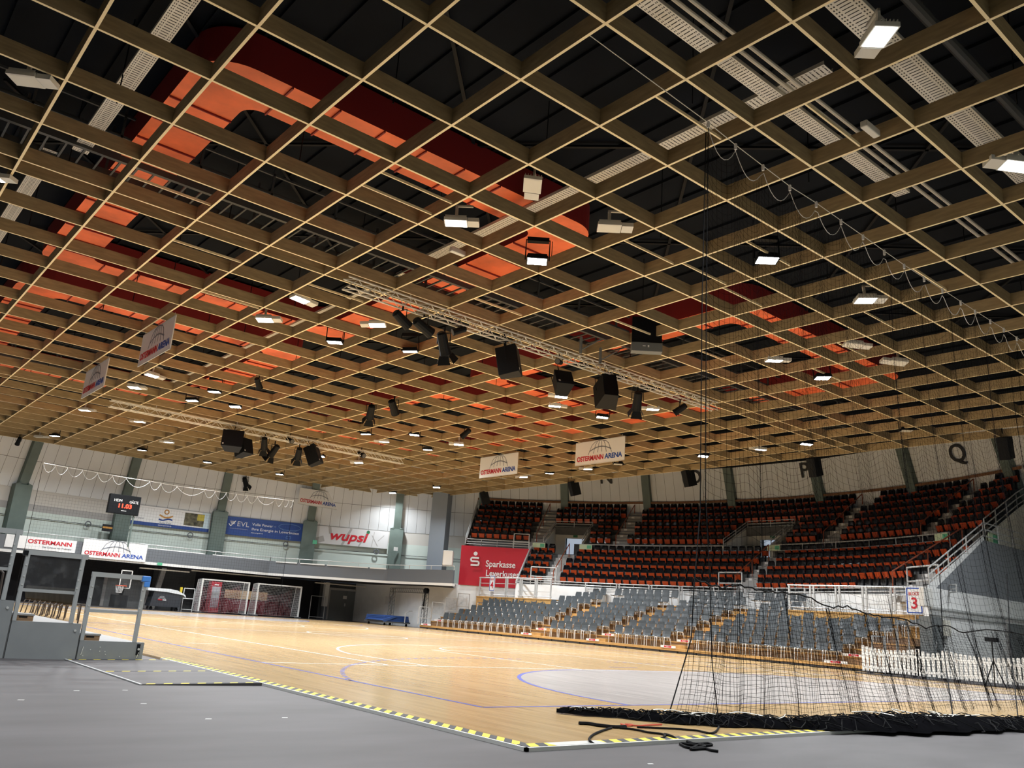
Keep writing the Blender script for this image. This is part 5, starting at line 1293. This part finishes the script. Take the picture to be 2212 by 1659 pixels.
b = MB(); b.box(.36, .41, -.036, -.03, .06, .22); b.build('rubber_strip', M['black'], br[0])
b = MB(); b.box(-.5, -.44, -.045, .045, 1.39, 1.46); b.build('corner_cap', M['black'], br[1])
b = MB(); b.bar((-.42, -.036, .04), (-.40, -.036, .16), .014, .006); b.bar((.38, -.036, .02), (.40, -.036, .1), .014, .006)
for i in range(7): x = random.uniform(-.45, .45); z = random.uniform(.01, .16); b.box(x, x + .012, -.034, -.03, z, z + .01)
b.build('paint_mark', M['white'], br[0])
for k, (x0, z) in enumerate(((3.56, .24), (2.61, .48))):
    r = empty('step_box', (x0 + .15, BY + .24, z - .01)); b = MB(); b.box(-.14, .14, -.16, .16, 0, .085); b.build('body', M['boxwood_shade'], r); b = MB(); b.box(-.15, .15, -.17, .17, .085, .11); b.build('top_board', M['tread'], r); b = MB(); b.box(-.05, .06, -.165, -.158, .055, .075); b.build('handle_slot', M['black'], r)
    tag(r, ['small wooden step box behind the lowest barrier', 'small wooden step box behind the middle barrier'][k], 'box', 'wooden step boxes')
CD = make_chair('dark_chair', M['shelldark'], M['legdark'])
for i in range(8):
    o = CD if i == 0 else copytree(CD)
    o.location = (6.9, 28.8 + .74 * i, 0); o.scale = (1.12, 1.12, 1.12); o.rotation_euler = (0, 0, math.pi + .6 + random.uniform(-.06, .06))
    tag(o, 'dark grey chair behind the barrier glass, %s from the court end' % ordw(i + 1), 'chair', 'dark chairs behind the barrier')
o = copytree(CD); o.location = (2.25, 14.9, .73); o.scale = (1, 1, 1); o.rotation_euler = (0, 0, math.pi); tag(o, 'dark grey chair at the left picture edge behind the highest barrier', 'chair', 'dark chairs behind the barrier')
mb = MB(); 
for x in (3.62, 3.72): mb.tube([(x, 14.6, .24), (x, 14.6, .74)], .012, 6)
mb.tube([(3.62, 14.6, .74), (3.72, 14.6, .74)], .012, 6); tag(mb.build('rail_post', M['legdark']), 'thin brown double post behind the lowest barrier glass', 'post')

# ------------------------------------------------------------------ divider net
NY = 7.35
hk = [(1530, 265), (1589, 313), (1648, 358), (1706, 402), (1763, 438), (1816.5, 476), (1864, 509), (1910, 542), (1953, 572), (1996, 600), (2035.5, 625), (2075, 651), (2106, 671), (2139, 692), (2168, 710), (2196, 729)]
HP = [gy(x, y, NY) for x, y in hk]
d_ = (HP[-1] - HP[-2])
for i in range(5): HP.append(HP[-1] + Vector((1.35, 0, 0)))
net = empty('divider_net', (HP[0].x, NY, 0)); tag(net, 'tall black divider net hanging from a ceiling cable to the court', 'net')
def loc(p): return Vector(p) - Vector((HP[0].x, NY, 0))
c = MB(); st_ = gy(1272, 75, NY); c.tube([loc(st_)] + [loc(p) for p in HP], .007, 5); c.build('cable', M['galv'], net)
c = MB()
for p in HP: c.box(*[v for q in zip(loc(p) - Vector((.018, .018, .09)), loc(p) + Vector((.018, .018, .02))) for v in q])
c.build('hook', M['netwhite'], net)
def topz(x):
    for a, b_ in zip(HP[:-1], HP[1:]):
        if a.x <= x <= b_.x:
            t = (x - a.x) / (b_.x - a.x); return a.z + (b_.z - a.z) * t - .1 - 1.55 * t * (1 - t) * min(1, .9)
    return HP[-1].z - .1
c = MB(); x = HP[0].x + .02; pts = []
while x < HP[-1].x: pts.append(loc((x, NY, topz(x)))); x += .1
c.tube(pts, .006, 5); c.build('scallop_cord', M['netwhite'], net)
xa, xb = HP[0].x, HP[-1].x - .1
def npos(x, v):   # v 0 top .. 1 floor
    zt = topz(x) - .01; z = zt * (1 - v) + .02 * v; e = max(0, 1 - (x - xa) / 4.0)
    fold = .09 * math.sin(x * 4.1) * (.3 + v) + .03 * math.sin(x * 9.7 + 3 * v)
    return loc((x - 1.1 * e * v**3 + .03 * math.sin(x * 7 + v * 5), NY + fold - .75 * v**2.2, z + .03 * math.sin(x * 3.3 + v * 20)))
c = MB(); ncol = int((xb - xa) / .085); nrow = 70
for i in range(ncol + 1): c.tube([npos(xa + (xb - xa) * i / ncol, k / 22) for k in range(23)], .0021, 3, cap=False)
for k in range(1, nrow):
    c.tube([npos(xa + (xb - xa) * i / ncol, k / nrow) for i in range(ncol + 1)], .0020, 3, cap=False)
c.build('net_mesh', M['netblack'], net)
# denser fallen layer below the wavy edge rope
er = [(1500, 1250), (1530, 1262), (1560, 1270), (1590, 1262), (1625, 1271), (1660, 1278), (1690, 1280), (1740, 1287), (1790, 1312), (1830, 1310), (1870, 1325), (1905, 1332), (1960, 1340), (2000, 1356), (2040, 1350), (2080, 1366), (2130, 1358), (2212, 1372), (2300, 1380)]
E_ = [gy(x, y, 6.95) for x, y in er]
c = MB(); pts = []
for a, b_ in zip(E_[:-1], E_[1:]):
    for t in range(4): q = a.lerp(b_, t / 4); pts.append(loc(q + Vector((0, 0, .015 * math.sin(q.x * 25)))))
c.tube(pts, .011, 5); c.build('edge_rope', M['rope'], net)
def ez(x):
    for a, b_ in zip(E_[:-1], E_[1:]):
        if a.x <= x <= b_.x: return a.z + (b_.z - a.z) * (x - a.x) / (b_.x - a.x)
    return E_[-1].z if x > E_[0].x else E_[0].z
def lpos(x, v):
    z = ez(x) * (1 - v) + .03 * v; e = max(0, 1 - (x - xa) / 3.0)
    return loc((x - .55 * e * v**1.5 + .04 * math.sin(x * 6 + v * 6), 6.95 - .42 * v + .07 * math.sin(x * 5.2) + .04 * math.sin(x * 12 + 2 * v), z + .035 * math.sin(x * 4.1 + v * 3)))
c = MB(); xl0, xl1 = E_[0].x - .05, 22.0; nc2 = int((xl1 - xl0) / .055)
for i in range(nc2 + 1): c.tube([lpos(xl0 + (xl1 - xl0) * i / nc2, k / 10) for k in range(11)], .0024, 3, cap=False)
for k in range(1, 30): c.tube([lpos(xl0 + (xl1 - xl0) * i / nc2, k / 30) for i in range(nc2 + 1)], .0022, 3, cap=False)
c.build('fallen_net_layer', M['netblack'], net)
c = MB(); t0 = loc(HP[0])
c.tube([t0 + Vector((.0, .0, .0)), t0 + Vector((.02, .03, -3)), t0 + Vector((.0, 0, -6.0)), loc(gy(1533.7, 1259, 7.2)), loc(gy(1538.5, 1435, 6.9)), loc(gz(1551, 1548, .02))], .007, 6)
c.tube([t0 + Vector((-.06, .0, -.2)), t0 + Vector((-.08, .03, -3)), t0 + Vector((-.12, 0, -6.2)), loc(gy(1500, 1259, 7.1)), loc(gy(1493, 1380, 6.9)), loc(gz(1442, 1553, .02))], .008, 6)
for x_, y_ in ((2030, 2060), (2175, 2200)): c.tube([loc(gy(x_, 1240, 7.0)), loc(gy(x_ + 8, 1400, 6.8)), loc(gz(y_, 1560, .05))], .009, 5)
c.build('hoisting_rope', M['rope'], net)
# heap of net on the floor
hp = [gz(x, y, 0) for x, y in ((1202, 1541), (1262, 1546), (1330, 1549), (1440, 1560), (1560, 1567), (1700, 1571), (1850, 1574), (1930, 1574), (2050, 1572), (2150, 1570), (2230, 1572))]
hw = [.05, .10, .14, .20, .24, .26, .40, .50, .46, .36, .34]
def hpos(t, w, up):
    f = t * (len(hp) - 1); i = min(int(f), len(hp) - 2); f -= i; c_ = hp[i].lerp(hp[i + 1], f); d = (hp[i + 1] - hp[i]).normalized(); n_ = Vector((-d.y, d.x, 0)); ww_ = hw[i] + (hw[i + 1] - hw[i]) * f
    return c_ + n_ * (ww_ * w) + Vector((0, 0, .012 + up * (.05 + .25 * ww_)))
b = MB(); NT, NW = 120, 9
for i in range(NT + 1):
    for j in range(NW):
        w = -1 + 2 * j / (NW - 1); h = max(0, 1 - w * w) ** .6 * (.55 + .25 * math.sin(i * .9 + j) + .2 * random.random())
        b.v.append(tuple(hpos(i / NT, w * (.85 + .15 * math.sin(i * .7)), h)))
for i in range(NT):
    for j in range(NW - 1): q = i * NW + j; b.f.append((q, q + 1, q + NW + 1, q + NW)); b.m.append(0)
heap = b.build('net_heap', M['netblack'], smooth=True)
c = MB()
for s in range(90):
    t = random.random(); ln = random.uniform(.03, .16); ph = random.uniform(0, 6); w0 = random.uniform(-1, 1); pts = []
    for k in range(10):
        tt = min(.999, t + ln * k / 10); w = max(-1.1, min(1.1, w0 + .35 * math.sin(k * 1.3 + ph))); pts.append(hpos(tt, w, max(.05, (1 - min(1, w * w)) ** .6 * .9 + .18 * math.sin(k * 2.1 + ph))))
    c.tube(pts, .006, 4)
c.build('loose_cord', M['rope'], heap)
c = MB()
for s in range(8):
    t = random.uniform(.05, .9); pts = [hpos(min(.99, t + .012 * k), .1 + .5 * math.sin(k * .8 + s), .95 + .15 * math.sin(k)) for k in range(8)]; c.tube(pts, .006, 4)
c.build('pale_cord', M['galv'], heap)
tag(heap, 'long black heap of fallen netting lying across the court corner', 'net')
# ropes on the floor
def rope(pix, m, r, lab, z=.012):
    P_ = [gz(x, y, z) for x, y in pix]; P_ = [q if q.y > Y0 - .03 else gz(x, y, z - .03) for q, (x, y) in zip(P_, pix)]; pts = []
    for i in range(len(P_) - 1):
        p0, p1, p2, p3 = P_[max(0, i - 1)], P_[i], P_[i + 1], P_[min(len(P_) - 1, i + 2)]
        for k in range(6):
            t = k / 6; pts.append(.5 * ((2 * p1) + (p2 - p0) * t + (2 * p0 - 5 * p1 + 4 * p2 - p3) * t * t + (3 * p1 - p0 - 3 * p2 + p3) * t**3))
    pts.append(P_[-1]); b = MB(); b.tube(pts, r, 6); return tag(b.build('rope', m), lab, 'rope', 'ropes lying by the net heap')
k = 3.978
def R4(l): return [(1100 + x / k, 1259 + y / k) for x, y in l]
rope(R4([(600, 1208), (680, 1212), (760, 1225), (900, 1240), (1000, 1238)]), M['rope'], .022, 'thick black strap end lying left of the red cord')
rope(R4([(880, 1245), (800, 1270), (730, 1300), (690, 1335), (700, 1365), (760, 1393), (880, 1395), (1100, 1378), (1260, 1358), (1335, 1320), (1320, 1300), (1200, 1285), (1090, 1262), (950, 1245)]), M['rope'], .011, 'black rope looping over the hazard tape below the heap')
rope(R4([(1100, 1240), (1350, 1250), (1600, 1268), (1740, 1292), (1800, 1240), (1795, 1160)]), M['rope'], .011, 'black rope running right towards the hanging net')
rope(R4([(960, 1212), (1010, 1228), (1060, 1220), (1000, 1215), (1100, 1228), (1200, 1222), (1310, 1217)]), M['ropered'], .009, 'thin red cord lying on the black strap')
rope(R4([(1335, 1300), (1400, 1320), (1460, 1360), (1520, 1360), (1600, 1385), (1700, 1380), (1740, 1392), (1650, 1400), (1560, 1390), (1470, 1380), (1520, 1410), (1600, 1420), (1680, 1405), (1640, 1390), (1560, 1430), (1680, 1425), (1740, 1440), (1795, 1448)]), M['rope'], .013, 'knotted black rope bundle on the dark floor by the tape')

# ------------------------------------------------------------------ fine ball net before the far wall
FY = 50.2
fp = [(94, 1000), (121, 1005), (147, 1010), (179, 1015.5), (211.5, 1021.5), (243.5, 1026.7), (273, 1032), (324, 1039.7), (348, 1044), (383, 1050), (442, 1057.8), (465, 1061), (489, 1064.3), (511, 1067.5), (534.5, 1070.3), (556, 1072.8), (595.5, 1077.3), (611.5, 1079.4), (624.5, 1080.9), (634, 1081.4)]
FPw = [gy(x, y, FY) for x, y in fp]
fn = empty('ball_net', (FPw[0].x, FY, 0)); o0 = Vector((FPw[0].x, FY, 0))
c = MB(); c.tube([p - o0 for p in FPw], .008, 4); c.build('cable', M['galv'], fn)
c = MB()
for a, b_ in zip(FPw[:-1], FPw[1:]): c.tube([a.lerp(b_, t / 6) - o0 - Vector((0, 0, .05 + 1.6 * (t / 6) * (1 - t / 6))) for t in range(7)], .008, 4, cap=False)
c.build('scallop_cord', M['netwhite'], fn)
for p in FPw:
    c = MB(); q = p - o0; c.box(q.x - .02, q.x + .02, -.02, .02, q.z - .1, q.z + .02); c.build('hook', M['netwhite'], fn)
c = MB(); x = FPw[0].x
while x < FPw[-1].x: c.tube([Vector((x, FY, 5.6)) - o0, Vector((x + .03 * math.sin(x * 9), FY + .05 * math.sin(x * 3), .02)) - o0], .0022, 3, cap=False); x += .16
z = .3
while z < 5.7: c.tube([Vector((FPw[0].x, FY, z)) - o0, Vector((FPw[-1].x, FY, z)) - o0], .0022, 3, cap=False); z += .16
c.build('net_mesh', M['netblack'], fn)
c = MB()
for p in (FPw[0], FPw[-1]): c.tube([p - o0, Vector((p.x, FY, .02)) - o0], .012, 5)
c.build('hoisting_rope', M['rope'], fn)
tag(fn, 'fine ball net with white hooks hanging before the far wall', 'net')
